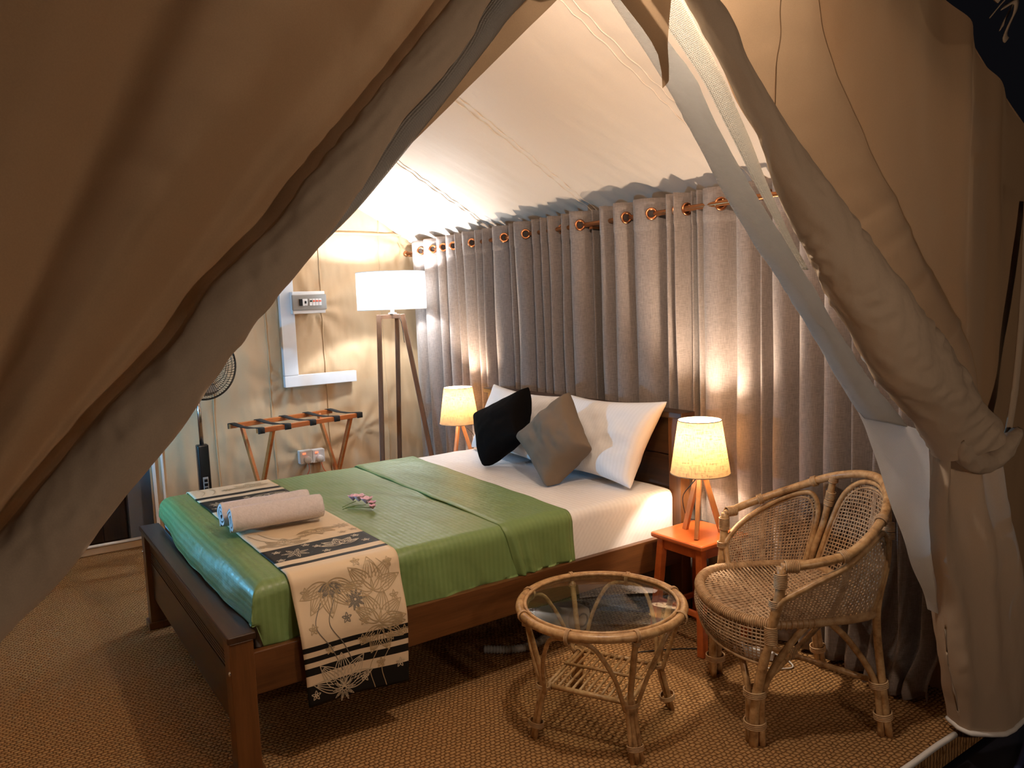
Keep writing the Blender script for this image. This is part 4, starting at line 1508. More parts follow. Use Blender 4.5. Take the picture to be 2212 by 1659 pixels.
# ------------------------------------------------------------------ bedside stools
def make_stool(loc, label):
    t = thing('stool', label, 'stool', loc, 'orange bedside stools')
    x, y = loc[0], loc[1]
    h, top = 0.15, 0.48
    V, F = box(x - h, x + h, y - h, y + h, top - 0.024, top, 0.012, 3)
    mesh_obj('seat', V, F, M['stool_wood'], t, smooth=False)
    for sx in (-1, 1):
        for sy in (-1, 1):
            a = (x + sx * 0.110, y + sy * 0.110, top - 0.024)
            b = (x + sx * 0.142, y + sy * 0.142, 0.0)
            mesh_obj('leg', *bar(b, a, 0.034, 0.034, (1, 0, 0), 0.004), M['stool_wood'], t, smooth=False)
    for sx in (-1, 1):
        mesh_obj('apron', *bar((x + sx * 0.112, y - 0.10, top - 0.05), (x + sx * 0.112, y + 0.10, top - 0.05), 0.016, 0.045), M['stool_wood'], t, smooth=False)
        mesh_obj('apron', *bar((x - 0.10, y + sx * 0.112, top - 0.05), (x + 0.10, y + sx * 0.112, top - 0.05), 0.016, 0.045), M['stool_wood'], t, smooth=False)
        mesh_obj('stretcher', *bar((x + sx * 0.131, y - 0.12, 0.17), (x + sx * 0.131, y + 0.12, 0.17), 0.016, 0.024), M['stool_wood'], t, smooth=False)
        mesh_obj('stretcher', *bar((x - 0.12, y + sx * 0.133, 0.13), (x + 0.12, y + sx * 0.133, 0.13), 0.016, 0.024), M['stool_wood'], t, smooth=False)
    return t


S1 = (1.965, -0.168, 0.0)
S2 = (1.965, 1.815, 0.0)
stool = make_stool(S1, 'orange wooden stool on the near side of the bed')
o = copy_tree(stool)
o.location = S2
o['label'] = 'orange wooden stool on the far side of the bed, under the far lamp'


# ------------------------------------------------------------------ table lamps
def make_table_lamp(loc, label):
    t = thing('table_lamp', label, 'lamp', loc, 'linen bedside lamps')
    x, y, z = loc
    hub = z + 0.262
    for k, a in enumerate((math.radians(210), math.radians(330), math.radians(90))):
        p1 = (x + 0.016 * math.cos(a), y + 0.016 * math.sin(a), hub)
        p0 = (x + 0.092 * math.cos(a), y + 0.092 * math.sin(a), z)
        mesh_obj('leg', *bar(p0, p1, 0.017, 0.024, (math.cos(a), math.sin(a), 0), 0.002), M['lamp_wood'], t, smooth=False)
    V, F = lathe([(0.0, 0.0), (0.034, 0.0), (0.034, 0.012), (0.019, 0.016), (0.019, 0.060), (0.0, 0.060)], 20, (x, y, hub - 0.002))
    mesh_obj('lamp_holder', V, F, M['white_plastic'], t)
    zb, zt = z + 0.272, z + 0.502
    rb, rt = 0.127, 0.092
    n = 64
    V, UV, F = [], [], []
    prof = [(rb, zb), (lerp(rb, rt, .25), lerp(zb, zt, .25)), (lerp(rb, rt, .5), lerp(zb, zt, .5)), (lerp(rb, rt, .75), lerp(zb, zt, .75)), (rt, zt)]
    for i, (r, zz) in enumerate(prof):
        for j in range(n + 1):
            a = 2 * PI * j / n
            V.append((x + r * math.cos(a), y + r * math.sin(a), zz))
            UV.append((j / n, i / 4))
    for i in range(4):
        for j in range(n):
            F.append((i * (n + 1) + j, i * (n + 1) + j + 1, (i + 1) * (n + 1) + j + 1, (i + 1) * (n + 1) + j))
    sh = mesh_obj('lamp_shade', V, F, M['shade_linen'], t, uv=UV)
    mesh_obj('shade_rim', *ring((x, y, zt), (0, 0, 1), rt, 0.0022, 40, 6), M['shade_linen'], sh)
    mesh_obj('shade_rim', *ring((x, y, zb), (0, 0, 1), rb, 0.0022, 40, 6), M['shade_linen'], sh)
    sp = []
    for k in range(3):
        a = k * 2 * PI / 3
        sp.append(tube([(x + 0.02 * math.cos(a), y + 0.02 * math.sin(a), hub + 0.05), (x + rb * 0.97 * math.cos(a), y + rb * 0.97 * math.sin(a), zb + 0.004)], 0.0015, 5))
    mesh_obj('shade_spider', *join(*sp), M['metal_dark'], t)
    V, F = lathe([(0.0, 0.0), (0.012, 0.002), (0.020, 0.030), (0.026, 0.055), (0.020, 0.075), (0.0, 0.084)], 16, (x, y, hub + 0.056))
    mesh_obj('bulb', V, F, M['bulb'], t)
    point_light('lamp_light', (x, y, z + 0.425), P_TABLELAMP, C_TABLELAMP, 0.028, t)
    return t


make_table_lamp((1.955, -0.190, 0.48), 'lit linen-shaded tripod lamp on the near orange stool')
make_table_lamp((1.945, 1.835, 0.48), 'lit linen-shaded tripod lamp beyond the bed, by the far stool')
for P, nm, lb in (([(1.945, -0.19, 0.74), (1.925, -0.165, 0.70), (1.940, -0.10, 0.63), (2.0, -0.06, 0.53), (2.07, -0.03, 0.488), (2.13, -0.10, 0.46), (2.137, -0.18, 0.28), (2.12, -0.30, 0.06), (2.02, -0.36, 0.006), (1.80, -0.20, 0.005), (1.62, -0.10, 0.005)], 'lamp_cable', 'thin black cable trailing from the near lamp down to the carpet'),
                  ([(1.96, 1.82, 0.74), (2.03, 1.80, 0.66), (2.05, 1.85, 0.55), (2.10, 1.86, 0.485), (2.128, 1.9, 0.40), (2.13, 1.95, 0.02)], 'lamp_cable', 'thin black cable hanging from the far bedside lamp')):
    tag(mesh_obj(nm, *tube(catmull(P, 60), 0.0024, 6), M['cable']), lb, 'cable')


# ------------------------------------------------------------------ floor lamps
def make_floor_lamp(loc, label, rot, power, color, shade_mat, bulb):
    t = thing('floor_lamp', label, 'lamp', loc)
    x, y, _ = loc
    zt = 1.462
    tops, feet = [], []
    lat = np.array([math.cos(rot), math.sin(rot), 0])
    dep = np.array([-math.sin(rot), math.cos(rot), 0])
    for (tl, td, fl, fd_) in ((-0.088, -0.040, -0.095, -0.26), (0.020, 0.075, -0.060, 0.28), (0.075, -0.045, 0.300, -0.05)):
        tops.append(np.array([x, y, zt]) + lat * tl + dep * td)
        feet.append(np.array([x, y, 0.0]) + lat * fl + dep * fd_)
    for k in range(3):
        a = rot
        mesh_obj('leg', *bar(feet[k], tops[k], 0.034, 0.030, (math.cos(a), math.sin(a), 0), 0.003), M['tripod_wood'], t, smooth=False)
    for k in range(3):
        mesh_obj('top_bar', *bar(tops[k] - np.array([0, 0, 0.014]), np.array([x, y, zt - 0.014]), 0.034, 0.028, (0, 0, 1), 0.002), M['tripod_wood'], t, smooth=False)
    V, F = lathe([(0.0, 0.0), (0.030, 0.0), (0.030, 0.010), (0.014, 0.014), (0.014, 0.09), (0.0, 0.09)], 18, (x, y, zt))
    mesh_obj('lamp_holder', V, F, M['chrome'], t)
    zb, zs, r = 1.497, 1.752, 0.236
    n = 72
    V, UV, F = [], [], []
    for i in range(5):
        for j in range(n + 1):
            a = 2 * PI * j / n
            rr = r + (0.002 if i < 4 else 0.0)
            V.append((x + rr * math.cos(a), y + rr * math.sin(a), lerp(zb, zs, i / 4)))
            UV.append((j / n, i / 4))
    for i in range(4):
        for j in range(n):
            F.append((i * (n + 1) + j, i * (n + 1) + j + 1, (i + 1) * (n + 1) + j + 1, (i + 1) * (n + 1) + j))
    sh = mesh_obj('lamp_shade', V, F, shade_mat, t, uv=UV)
    for zz in (zb, zs):
        mesh_obj('shade_rim', *ring((x, y, zz), (0, 0, 1), r, 0.003, 48, 6), shade_mat, sh)
    sp = [tube([(x, y, zb + 0.03), (x + r * 0.99 * math.cos(a), y + r * 0.99 * math.sin(a), zb + 0.006)], 0.002, 5) for a in (0.4, 0.4 + 2 * PI / 3, 0.4 + 4 * PI / 3)]
    mesh_obj('shade_spider', *join(*sp), M['chrome'], t)
    V, F = lathe([(0.0, 0.0), (0.014, 0.002), (0.026, 0.035), (0.032, 0.065), (0.024, 0.09), (0.0, 0.102)], 16, (x, y, zt + 0.088))
    mesh_obj('bulb', V, F, bulb, t)
    cab = catmull([(x + 0.02, y - 0.02, zt), (x + 0.05, y - 0.03, zt - 0.06), (x + 0.07, y - 0.02, zt - 0.2)], 14)
    mesh_obj('cord', *tube(cab, 0.0022, 5), M['cable'], t)
    point_light('lamp_light', (x, y, 1.655), power, color, 0.04, t)
    return t


make_floor_lamp((1.812, 2.46, 0.0), 'tall walnut tripod floor lamp with glowing white drum shade in the corner', math.radians(-34.5), P_FLOORLAMP, C_FLOORLAMP, M['shade_white'], M['bulb_cool'])
wl = thing('assumed_wall_light', 'unseen cool white batten light, assumed on the side wall behind the left flap', 'assumed wall light', (XL + 0.05, 1.75, 0.90))  # assumed lamp, out of view, for the cool tint at the bed foot
mesh_obj('housing', *box(XL + 0.012, XL + 0.045, 1.66, 1.85, 0.87, 0.93, 0.006), M['white_plastic'], wl, smooth=False)
V, F = tube([(XL + 0.058, 1.67, 0.90), (XL + 0.058, 1.84, 0.90)], 0.013, 12)
mesh_obj('tube_lamp', V, F, M['bulb_cool'], wl)
mesh_obj('shelf', *box(XL + 0.012, XL + 0.21, 1.30, 2.20, 0.855, 0.866, 0.003), M['white_wood'], wl, smooth=False)  # shelf, lid and ends added to cut the lamp's spill to a slot
mesh_obj('lid', *box(XL + 0.012, XL + 0.21, 1.30, 2.20, 0.945, 0.956, 0.003), M['white_wood'], wl, smooth=False)
for ye in (1.635, 1.865):
    mesh_obj('end_shield', *box(XL + 0.012, XL + 0.145, ye, ye + 0.010, 0.866, 0.945, 0.002), M['white_wood'], wl, smooth=False)
point_light('lamp_light', (XL + 0.095, 1.75, 0.90), P_COOL, C_COOL, 0.018, wl)

# lantern added behind the camera, out of the frame, as front fill
LX, LY = 0.75, -3.3
fill_lamp = thing('fill_lantern', 'unseen warm lantern on a post, added outside the tent as front fill', 'lamp', (LX, LY, -0.12))
mesh_obj('post', *tube([(LX, LY, -0.12), (LX, LY, 1.30)], 0.025, 10), M['dark_wood_z'], fill_lamp)
mesh_obj('tray', *box(LX - 0.08, LX + 0.08, LY - 0.08, LY + 0.08, 1.30, 1.315, 0.003), M['metal_dark'], fill_lamp, smooth=False)
for sx in (-1, 1):
    for sy in (-1, 1):
        mesh_obj('frame_bar', *tube([(LX + sx * 0.072, LY + sy * 0.072, 1.31), (LX + sx * 0.072, LY + sy * 0.072, 1.55)], 0.004, 6), M['metal_dark'], fill_lamp)
V, F = lathe([(0.0, 0.07), (0.03, 0.05), (0.12, 0.0), (0.0, 0.0)], 4, (LX, LY, 1.55))
mesh_obj('lid', V, F, M['metal_dark'], fill_lamp, smooth=False)
V, F = lathe([(0.0, 0.0), (0.014, 0.01), (0.03, 0.05), (0.022, 0.085), (0.012, 0.10), (0.0, 0.10)], 14, (LX, LY, 1.38))
mesh_obj('bulb', V, F, M['bulb'], fill_lamp)
point_light('lamp_light', (LX, LY, 1.44), P_FILL, C_FILL, 0.045, fill_lamp)

# assumed pendant just inside the entrance, under the ridge, out of view
PLX, PLY, PLZ = 0.78, -0.93, 2.38
pend = thing('assumed_pendant', 'unseen small warm pendant bulb, assumed inside the peak of the entrance', 'lamp', (PLX, PLY, PLZ))
mesh_obj('cord', *tube([(PLX, PLY, roof_z(PLX) - 0.01), (PLX, PLY, PLZ + 0.15)], 0.004, 6), M['cable'], pend)
V, F = lathe([(0.0, 0.09), (0.02, 0.085), (0.022, 0.03), (0.016, 0.0), (0.0, 0.0)], 14, (PLX, PLY, PLZ + 0.07))
mesh_obj('lamp_holder', V, F, M['black_plastic'], pend)
V, F = lathe([(0.0, 0.0), (0.014, 0.01), (0.03, 0.05), (0.022, 0.085), (0.012, 0.10), (0.0, 0.10)], 14, (PLX, PLY, PLZ - 0.025))
mesh_obj('bulb', V, F, M['bulb'], pend)
point_light('lamp_light', (PLX, PLY, PLZ - 0.06), P_PENDANT, C_PENDANT, 0.035, pend)


# ------------------------------------------------------------------ rattan coffee table
TX, TY, TZ = 1.168, -0.430, 0.0
table = thing('coffee_table', 'round rattan coffee table with glass top in front of the bed', 'table', (TX, TY, 0.0))
ANG = [math.radians(a) for a in (72.5, 162.0, 252.5, 343.0)]
RIM_Z = 0.442
RR = 0.288


def tp(r, a, z):
    return np.array([TX + r * math.cos(a), TY + r * math.sin(a), z])


mesh_obj('rim', *ring((TX, TY, RIM_Z), (0, 0, 1), RR, 0.0155, 72, 10), M['rattan'], table)
mesh_obj('rim_lining', *ring((TX, TY, RIM_Z + 0.010), (0, 0, 1), RR - 0.019, 0.0065, 64, 8), M['rattan'], table)
V, F = lathe([(0.0, 0.0), (RR - 0.022, 0.0), (RR - 0.020, 0.0012), (RR - 0.020, 0.0045), (RR - 0.022, 0.0055), (0.0, 0.0055)], 64, (TX, TY, RIM_Z + 0.004))
mesh_obj('glass_top', V, F, M['glass'], table)
binds = []
WZ = 0.170
for k, a in enumerate(ANG):
    foot = tp(0.268, a, 0.0)
    waist = tp(0.226, a, WZ)
    top = tp(RR - 0.008, a, RIM_Z - 0.012)
    mesh_obj('leg', *tube(catmull([foot, waist, tp(0.250, a, 0.31), top], 16), 0.0105, 8), M['rattan'], table)
    tang = np.array([-math.sin(a), math.cos(a), 0])
    for sg in (-1, 1):
        f2 = foot + tang * sg * 0.017
        w2 = waist + tang * sg * 0.013
        mesh_obj('foot_pole', *tube([f2, (f2 + w2) / 2, w2, w2 + (w2 - f2) * 0.12], 0.0085, 7), M['rattan'], table)
    binds.append((waist + np.array([0, 0, 0.008]), waist - foot, 0.024, 3))
    binds.append((foot * 0.72 + waist * 0.28, waist - foot, 0.0265, 4))
    binds.append((top - np.array([0, 0, 0.016]), (0, 0, 1), 0.0125, 3))
    # wrap over the rim
    binds.append((tp(RR, a, RIM_Z), tang, 0.0185, 3))
for k in range(4):
    a0 = ANG[k]
    a1 = ANG[(k + 1) % 4] + (2 * PI if k == 3 else 0)
    am = (a0 + a1) / 2
    t0 = np.array([-math.sin(a0), math.cos(a0), 0])
    t1 = np.array([-math.sin(a1), math.cos(a1), 0])
    P = [tp(0.226, a0, WZ - 0.01) + t0 * 0.018, tp(0.252, lerp(a0, a1, 0.16), 0.29), tp(RR - 0.018, lerp(a0, a1, 0.29), 0.388), tp(RR - 0.012, lerp(a0, a1, 0.38), 0.417), tp(RR - 0.010, am, 0.423),
         tp(RR - 0.012, lerp(a0, a1, 0.62), 0.417), tp(RR - 0.018, lerp(a0, a1, 0.71), 0.388), tp(0.252, lerp(a0, a1, 0.84), 0.29), tp(0.226, a1, WZ - 0.01) - t1 * 0.018]
    mesh_obj('arch', *tube(catmull(P, 44), 0.0078, 7), M['rattan'], table)
    tm = np.array([-math.sin(am), math.cos(am), 0])
    binds.append((tp(RR - 0.003, am, RIM_Z - 0.006), tm, 0.024, 3))
    # shelf frame
    p0, p1 = tp(0.212, a0, WZ + 0.008), tp(0.212, a1, WZ + 0.008)
    mesh_obj('shelf_rail', *tube([p0, p1], 0.0092 if k % 2 else 0.0075, 8), M['rattan'], table)
    binds.append((p0 * 0.95 + p1 * 0.05, p1 - p0, 0.0115, 2))
A_, B_, C__, D__ = [tp(0.212, a, WZ + 0.014) for a in ANG]
for k in range(11):
    t = (k + 0.7) / 11.4
    p0, p1 = A_ * (1 - t) + D__ * t, B_ * (1 - t) + C__ * t
    p0 = p0 + (p0 - p1) * 0.02
    mesh_obj('shelf_slat', *tube([p0, (p0 + p1) / 2 + np.array([0, 0, 0.002 * math.sin(k * 2)]), p1], 0.0052, 6), M['rattan'], table)
mesh_obj('shelf_cross_bar', *tube([(A_ + B_) / 2 + np.array([0, 0, 0.009]), (C__ + D__) / 2 + np.array([0, 0, 0.009])], 0.0055, 6), M['rattan'], table)
for c, ax, R_, n_ in binds:
    mesh_obj('binding', *binding(c, ax, R_, n_, 0.0024, 0.0046), M['cane_bind'], table)

# ------------------------------------------------------------------ wicker armchair
CX, CY, CPH = 1.805, -0.753, 2.60
chair = thing('armchair', 'rattan tub armchair with rounded cane back panels at the right of the bed', 'chair', (CX, CY, 0.0))
CF = np.array([math.cos(CPH), math.sin(CPH), 0])
CS = np.array([-math.sin(CPH), math.cos(CPH), 0])


def cl(x, y, z):
    return np.array([CX, CY, 0]) + CF * x + CS * y + np.array([0, 0, z])


def cmu(P, s):
    """point on a Catmull-Rom curve through P at control parameter s"""
    P = np.asarray(P, float)
    i = min(max(int(math.floor(s)), 0), len(P) - 2)
    t = s - i
    b, c = P[i], P[i + 1]
    a = P[i - 1] if i > 0 else 2 * b - c
    e = P[i + 2] if i + 2 < len(P) else 2 * c - b
    return 0.5 * ((2 * b) + (-a + c) * t + (2 * a - 5 * b + 4 * c - e) * t * t + (-a + 3 * b - 3 * c + e) * t ** 3)


SZ = 0.432
rail_c = [(0.165, 0.312, 0.632), (0.06, 0.325, 0.645), (-0.06, 0.315, 0.668), (-0.17, 0.275, 0.735), (-0.25, 0.195, 0.795), (-0.305, 0.070, 0.832), (-0.305, -0.060, 0.832), (-0.25, -0.185, 0.800), (-0.16, -0.280, 0.745), (-0.04, -0.335, 0.690), (0.06, -0.350, 0.652), (0.130, -0.335, 0.628)]
base_c = [(0.195, 0.285, SZ), (0.10, 0.290, SZ), (0.0, 0.286, SZ), (-0.10, 0.276, SZ), (-0.178, 0.238, SZ), (-0.222, 0.10, SZ), (-0.222, -0.08, SZ), (-0.178, -0.236, SZ), (-0.10, -0.266, SZ), (0.0, -0.270, SZ), (0.08, -0.268, SZ), (0.15, -0.262, SZ)]
front_c = [(0.15, -0.262, SZ), (0.235, -0.225, SZ), (0.300, -0.130, SZ), (0.325, 0.0, SZ), (0.312, 0.130, SZ), (0.265, 0.225, SZ), (0.195, 0.285, SZ)]
rail = [cmu(rail_c, s) for s in np.linspace(0, 11, 111)]
mesh_obj('arm_rail', *tube([cl(*p) for p in rail], 0.0155, 10), M['rattan'], chair)


def back_pt(s, t):
    """s 0..11 round the back from the near arm, t 0 (seat) .. 1 (rail)"""
    q0, q1 = cmu(base_c, s), cmu(rail_c, s)
    p = q0 * (1 - t) + q1 * t
    o_ = np.array([p[0] - 0.04, p[1], 0.0])
    o_ /= max(np.linalg.norm(o_), 1e-6)
    return p + o_ * 0.022 * math.sin(PI * t)


near_top = [(0.14, 0.0), (0.16, 0.40), (0.55, 0.56), (1.3, 0.74), (2.2, 0.87), (2.9, 0.905), (3.4, 0.84), (3.70, 0.62), (3.78, 0.30), (3.80, 0.0)]
back_top = [(4.20, 0.0), (4.22, 0.45), (4.38, 0.76), (4.80, 0.905), (5.5, 0.94), (6.2, 0.905), (6.62, 0.76), (6.78, 0.45), (6.80, 0.0)]
far_top = [(11 - s, t) for s, t in near_top[::-1]]
for topc, nv, nh in ((near_top, 32, 24), (back_top, 30, 28), (far_top, 32, 26)):
    tc = np.array([cmu(topc, s) for s in np.linspace(0, len(topc) - 1, 70)])
    tc[:, 1] = np.maximum(tc[:, 1], 0)
    lo, hi = topc[0][0], topc[-1][0]
    tc[:, 0] = np.maximum.accumulate(np.clip(tc[:, 0], lo, hi))

    def tmax(s, tc=tc):
        return float(np.interp(s, tc[:, 0], tc[:, 1]))
    mesh_obj('panel_frame', *tube([cl(*back_pt(a, t)) for a, t in tc], 0.0105, 8), M['rattan'], chair)
    mid = (lo + hi) / 2
    mesh_obj('panel_beading', *tube([cl(*back_pt(mid + (a - mid) * 0.93, t * 0.94)) for a, t in tc], 0.0042, 6), M['cane_bind'], chair)
    segs = []
    for k in range(1, nv):
        s = lerp(lo + 0.02, hi - 0.02, k / nv)
        tm = tmax(s) * 0.97
        if tm > 0.05:
            segs.append(tube([cl(*back_pt(s, t)) + CF * 0.0016 * (1 if (k + j) % 2 else -1) for j, t in enumerate(np.linspace(0.0, tm, 12))], 0.0032, 4, cap=False))
    for ds in (-0.05, 0.0, 0.05):
        segs.append(tube([cl(*back_pt(mid + ds, t)) for t in np.linspace(0, tmax(mid) * 0.97, 8)], 0.0030, 4, cap=False))
    for k in range(1, nh):
        t = k / nh
        run = []
        for s in np.linspace(lo + 0.02, hi - 0.02, 60):
            if tmax(s) * 0.985 > t:
                run.append(cl(*back_pt(s, t)))
            elif run:
                if len(run) > 2:
                    segs.append(tube(run, 0.0031, 4, cap=False))
                run = []
        if len(run) > 2:
            segs.append(tube(run, 0.0031, 4, cap=False))
    o = mesh_obj('cane_weave', *join(*segs), M['cane'], chair)
    o['kind'] = 'stuff'
# seat: wrapped ring, cane strands, woven apron
outline = np.array([cmu(base_c, s) for s in np.linspace(0, 11, 60)] + [cmu(front_c, s) for s in np.linspace(0, 6, 44)][1:-1])
mesh_obj('seat_ring', *tube([cl(*p) for p in outline], 0.0165, 10, closed=True), M['cane_bind'], chair)
wr = []
for s in np.linspace(-0.6, 6.6, 96):
    if 0 <= s <= 6:
        p, d = cmu(front_c, s), cmu(front_c, min(s + 0.05, 6)) - cmu(front_c, max(s - 0.05, 0))
    elif s < 0:
        p, d = cmu(base_c, 11 + 2.5 * s), cmu(base_c, 11 + 2.5 * s) - cmu(base_c, 11 + 2.5 * s - 0.05)
    else:
        p, d = cmu(base_c, 2.5 * (s - 6)), cmu(base_c, 2.5 * (s - 6) + 0.05) - cmu(base_c, 2.5 * (s - 6))
    wr.append(ring(cl(*p), CF * d[0] + CS * d[1], 0.0172, 0.0030, 10, 4))
o = mesh_obj('ring_wrap', *join(*wr), M['cane_bind'], chair)
o['kind'] = 'stuff'


def span(c, ax):
    """where the seat outline crosses the line coordinate[ax] = c"""
    hit = []
    for i in range(len(outline)):
        a, b = outline[i], outline[(i + 1) % len(outline)]
        if (a[ax] - c) * (b[ax] - c) < 0:
            t = (c - a[ax]) / (b[ax] - a[ax])
            hit.append(a[1 - ax] + t * (b[1 - ax] - a[1 - ax]))
    return (min(hit), max(hit)) if len(hit) >= 2 else None


segs = []
for k in range(-27, 28):
    y = k * 0.0102 + 0.01
    sp_ = span(y, 1)
    if sp_ and sp_[1] - sp_[0] > 0.05:
        segs.append(tube([cl(x, y, SZ - 0.002 - 0.012 * math.sin(PI * (x - sp_[0]) / (sp_[1] - sp_[0])) + 0.0022 * (1 if (j + k) % 2 else -1)) for j, x in enumerate(np.linspace(sp_[0] + 0.004, sp_[1] - 0.004, 24))], 0.0036, 4, cap=False))
for k in range(-15, 23):
    x = k * 0.0145
    sp_ = span(x, 0)
    if sp_ and sp_[1] - sp_[0] > 0.05:
        segs.append(tube([cl(x, y, SZ - 0.000 - 0.012 * math.sin(PI * (y - sp_[0]) / (sp_[1] - sp_[0]))) for y in np.linspace(sp_[0] + 0.004, sp_[1] - 0.004, 16)], 0.0034, 4, cap=False))
o = mesh_obj('seat_weave', *join(*segs), M['cane'], chair)
o['kind'] = 'stuff'


def apron_pt(u, t):
    p = cmu(front_c, lerp(0.15, 5.85, u))
    o_ = np.array([p[0] - 0.06, p[1] - 0.01, 0])
    o_ /= np.linalg.norm(o_)
    return p + o_ * (0.012 + 0.012 * math.sin(PI * t) - 0.012 * t) - np.array([0, 0, 0.008 + t * (0.085 + 0.050 * u)])


segs = []
for k in range(0, 41):
    segs.append(tube([cl(*apron_pt(k / 40, t)) for t in np.linspace(0, 1, 8)], 0.0026, 4, cap=False))
for k in range(1, 11):
    segs.append(tube([cl(*apron_pt(u, k / 11)) for u in np.linspace(0, 1, 40)], 0.0026, 4, cap=False))
o = mesh_obj('apron_weave', *join(*segs), M['cane'], chair)
o['kind'] = 'stuff'
mesh_obj('apron_hem', *tube([cl(*apron_pt(u, 1.0)) for u in np.linspace(0, 1, 40)], 0.0075, 7), M['cane_bind'], chair)
# legs
f0, f1, f2, f3 = (0.241, 0.259), (0.216, -0.246), (-0.229, 0.262), (-0.245, -0.263)
for (fx, fy), tp_, k in ((f0, rail_c[0], 3), (f1, rail_c[-1], 106)):
    sgn = 1 if fy > 0 else -1
    P = [cl(fx, fy, 0), cl(fx - 0.006, fy + sgn * 0.006, 0.16), cl(lerp(fx, tp_[0], 0.6), lerp(fy, tp_[1], 0.6), 0.40), cl(tp_[0] + 0.006, tp_[1], 0.55), cl(tp_[0], tp_[1], tp_[2] + 0.004)]
    mesh_obj('front_leg', *tube(catmull(P, 24), 0.0165, 9), M['rattan'], chair)
    for dx, dy, (ex, ey) in ((-0.029, sgn * 0.004, (0.04, sgn * 0.250)), (0.006, -sgn * 0.030, (0.275, sgn * 0.085))):
        Q = [cl(fx + dx, fy + dy, 0), cl(fx + dx, fy + dy, 0.17), cl(lerp(fx + dx, ex, 0.25), lerp(fy + dy, ey, 0.25), 0.27), cl(lerp(fx + dx, ex, 0.7), lerp(fy + dy, ey, 0.7), 0.370), cl(ex, ey, 0.415)]
        mesh_obj('leg_brace', *tube(catmull(Q, 22), 0.0120, 7), M['rattan'], chair)
    for z in (0.075, 0.185):
        mesh_obj('binding', *binding(cl(fx - 0.008, fy - sgn * 0.008, z), (0, 0, 1), 0.036, 4, 0.003, 0.006), M['cane_bind'], chair)
    mesh_obj('binding', *binding(cl(tp_[0] + 0.004, tp_[1], 0.590), (0, 0, 1), 0.0195, 9, 0.003, 0.0055), M['cane_bind'], chair)
    mesh_obj('binding', *binding(cl(lerp(fx, tp_[0], 0.62), lerp(fy, tp_[1], 0.62), 0.400), (0, 0, 1), 0.0200, 10, 0.003, 0.006), M['cane_bind'], chair)
    mesh_obj('binding', *binding(cl(lerp(fx, tp_[0], 0.78), lerp(fy, tp_[1], 0.78), 0.51), (0, 0, 1), 0.0190, 4, 0.003, 0.006), M['cane_bind'], chair)
    d = rail[k + 1] - rail[k]
    mesh_obj('binding', *binding(cl(*rail[k]), CF * d[0] + CS * d[1], 0.0185, 8, 0.003, 0.0055), M['cane_bind'], chair)
for (fx, fy), s in ((f2, 4.0), (f3, 7.0)):
    sgn = 1 if fy > 0 else -1
    b_, m_, r_ = back_pt(s, 0.0), back_pt(s, 0.5), back_pt(s, 1.0)
    P = [cl(fx, fy, 0), cl(lerp(fx, b_[0], 0.45), lerp(fy, b_[1], 0.45) + sgn * 0.004, 0.19), cl(b_[0] - 0.010, b_[1] + sgn * 0.010, 0.43), cl(*m_), cl(*r_)]
    mesh_obj('back_leg', *tube(catmull(P, 30), 0.0135, 8), M['rattan'], chair)
    Q = [cl(fx + 0.024, fy - sgn * 0.006, 0), cl(lerp(fx, b_[0], 0.45) + 0.024, lerp(fy, b_[1], 0.45), 0.19), cl(-0.10, sgn * 0.245, 0.33), cl(-0.02, sgn * 0.262, 0.415)]
    mesh_obj('leg_brace', *tube(catmull(Q, 20), 0.0115, 7), M['rattan'], chair)
    for z, t in ((0.075, 0.18), (0.185, 0.44)):
        mesh_obj('binding', *binding(cl(lerp(fx, b_[0], t) + 0.011, lerp(fy, b_[1], t), z), cl(b_[0], b_[1], 0.43) - cl(fx, fy, 0), 0.029, 4, 0.003, 0.006), M['cane_bind'], chair)
    for t, n_ in ((0.97, 5), (0.78, 6), (0.70, 4)):
        d = cl(*back_pt(s, min(t + 0.03, 1))) - cl(*back_pt(s, t - 0.03))
        mesh_obj('binding', *binding(cl(*back_pt(s, t)), d, 0.0165, n_, 0.003, 0.0055), M['cane_bind'], chair)
for (a_, b_) in ((f0, f3), (f1, f2)):
    mesh_obj('stretcher', *tube([cl(a_[0] * 0.93, a_[1] * 0.93, 0.185), cl(b_[0] * 0.92, b_[1] * 0.92, 0.18)], 0.0105, 8), M['rattan'], chair)
mesh_obj('binding', *binding(cl(-0.005, 0.0, 0.185), CF, 0.020, 5, 0.003, 0.006), M['cane_bind'], chair)
for k in (18, 33, 76, 92):
    d = rail[k + 1] - rail[k]
    mesh_obj('binding', *binding(cl(*rail[k]), CF * d[0] + CS * d[1] + np.array([0, 0, d[2]]), 0.0185, 4, 0.003, 0.0055), M['cane_bind'], chair)

# ------------------------------------------------------------------ luggage rack
RKX, RKY, RKA = 1.118, 2.545, math.radians(12.5)
rack = thing('luggage_rack', 'folding orange wood luggage rack with five black webbing straps', 'luggage rack', (RKX, RKY, 0.0))
ru = np.array([math.cos(RKA), math.sin(RKA), 0]); rv = np.array([-math.sin(RKA), math.cos(RKA), 0])


def rk(a, b, z):
    return np.array([RKX, RKY, 0]) + ru * a + rv * b + np.array([0, 0, z])


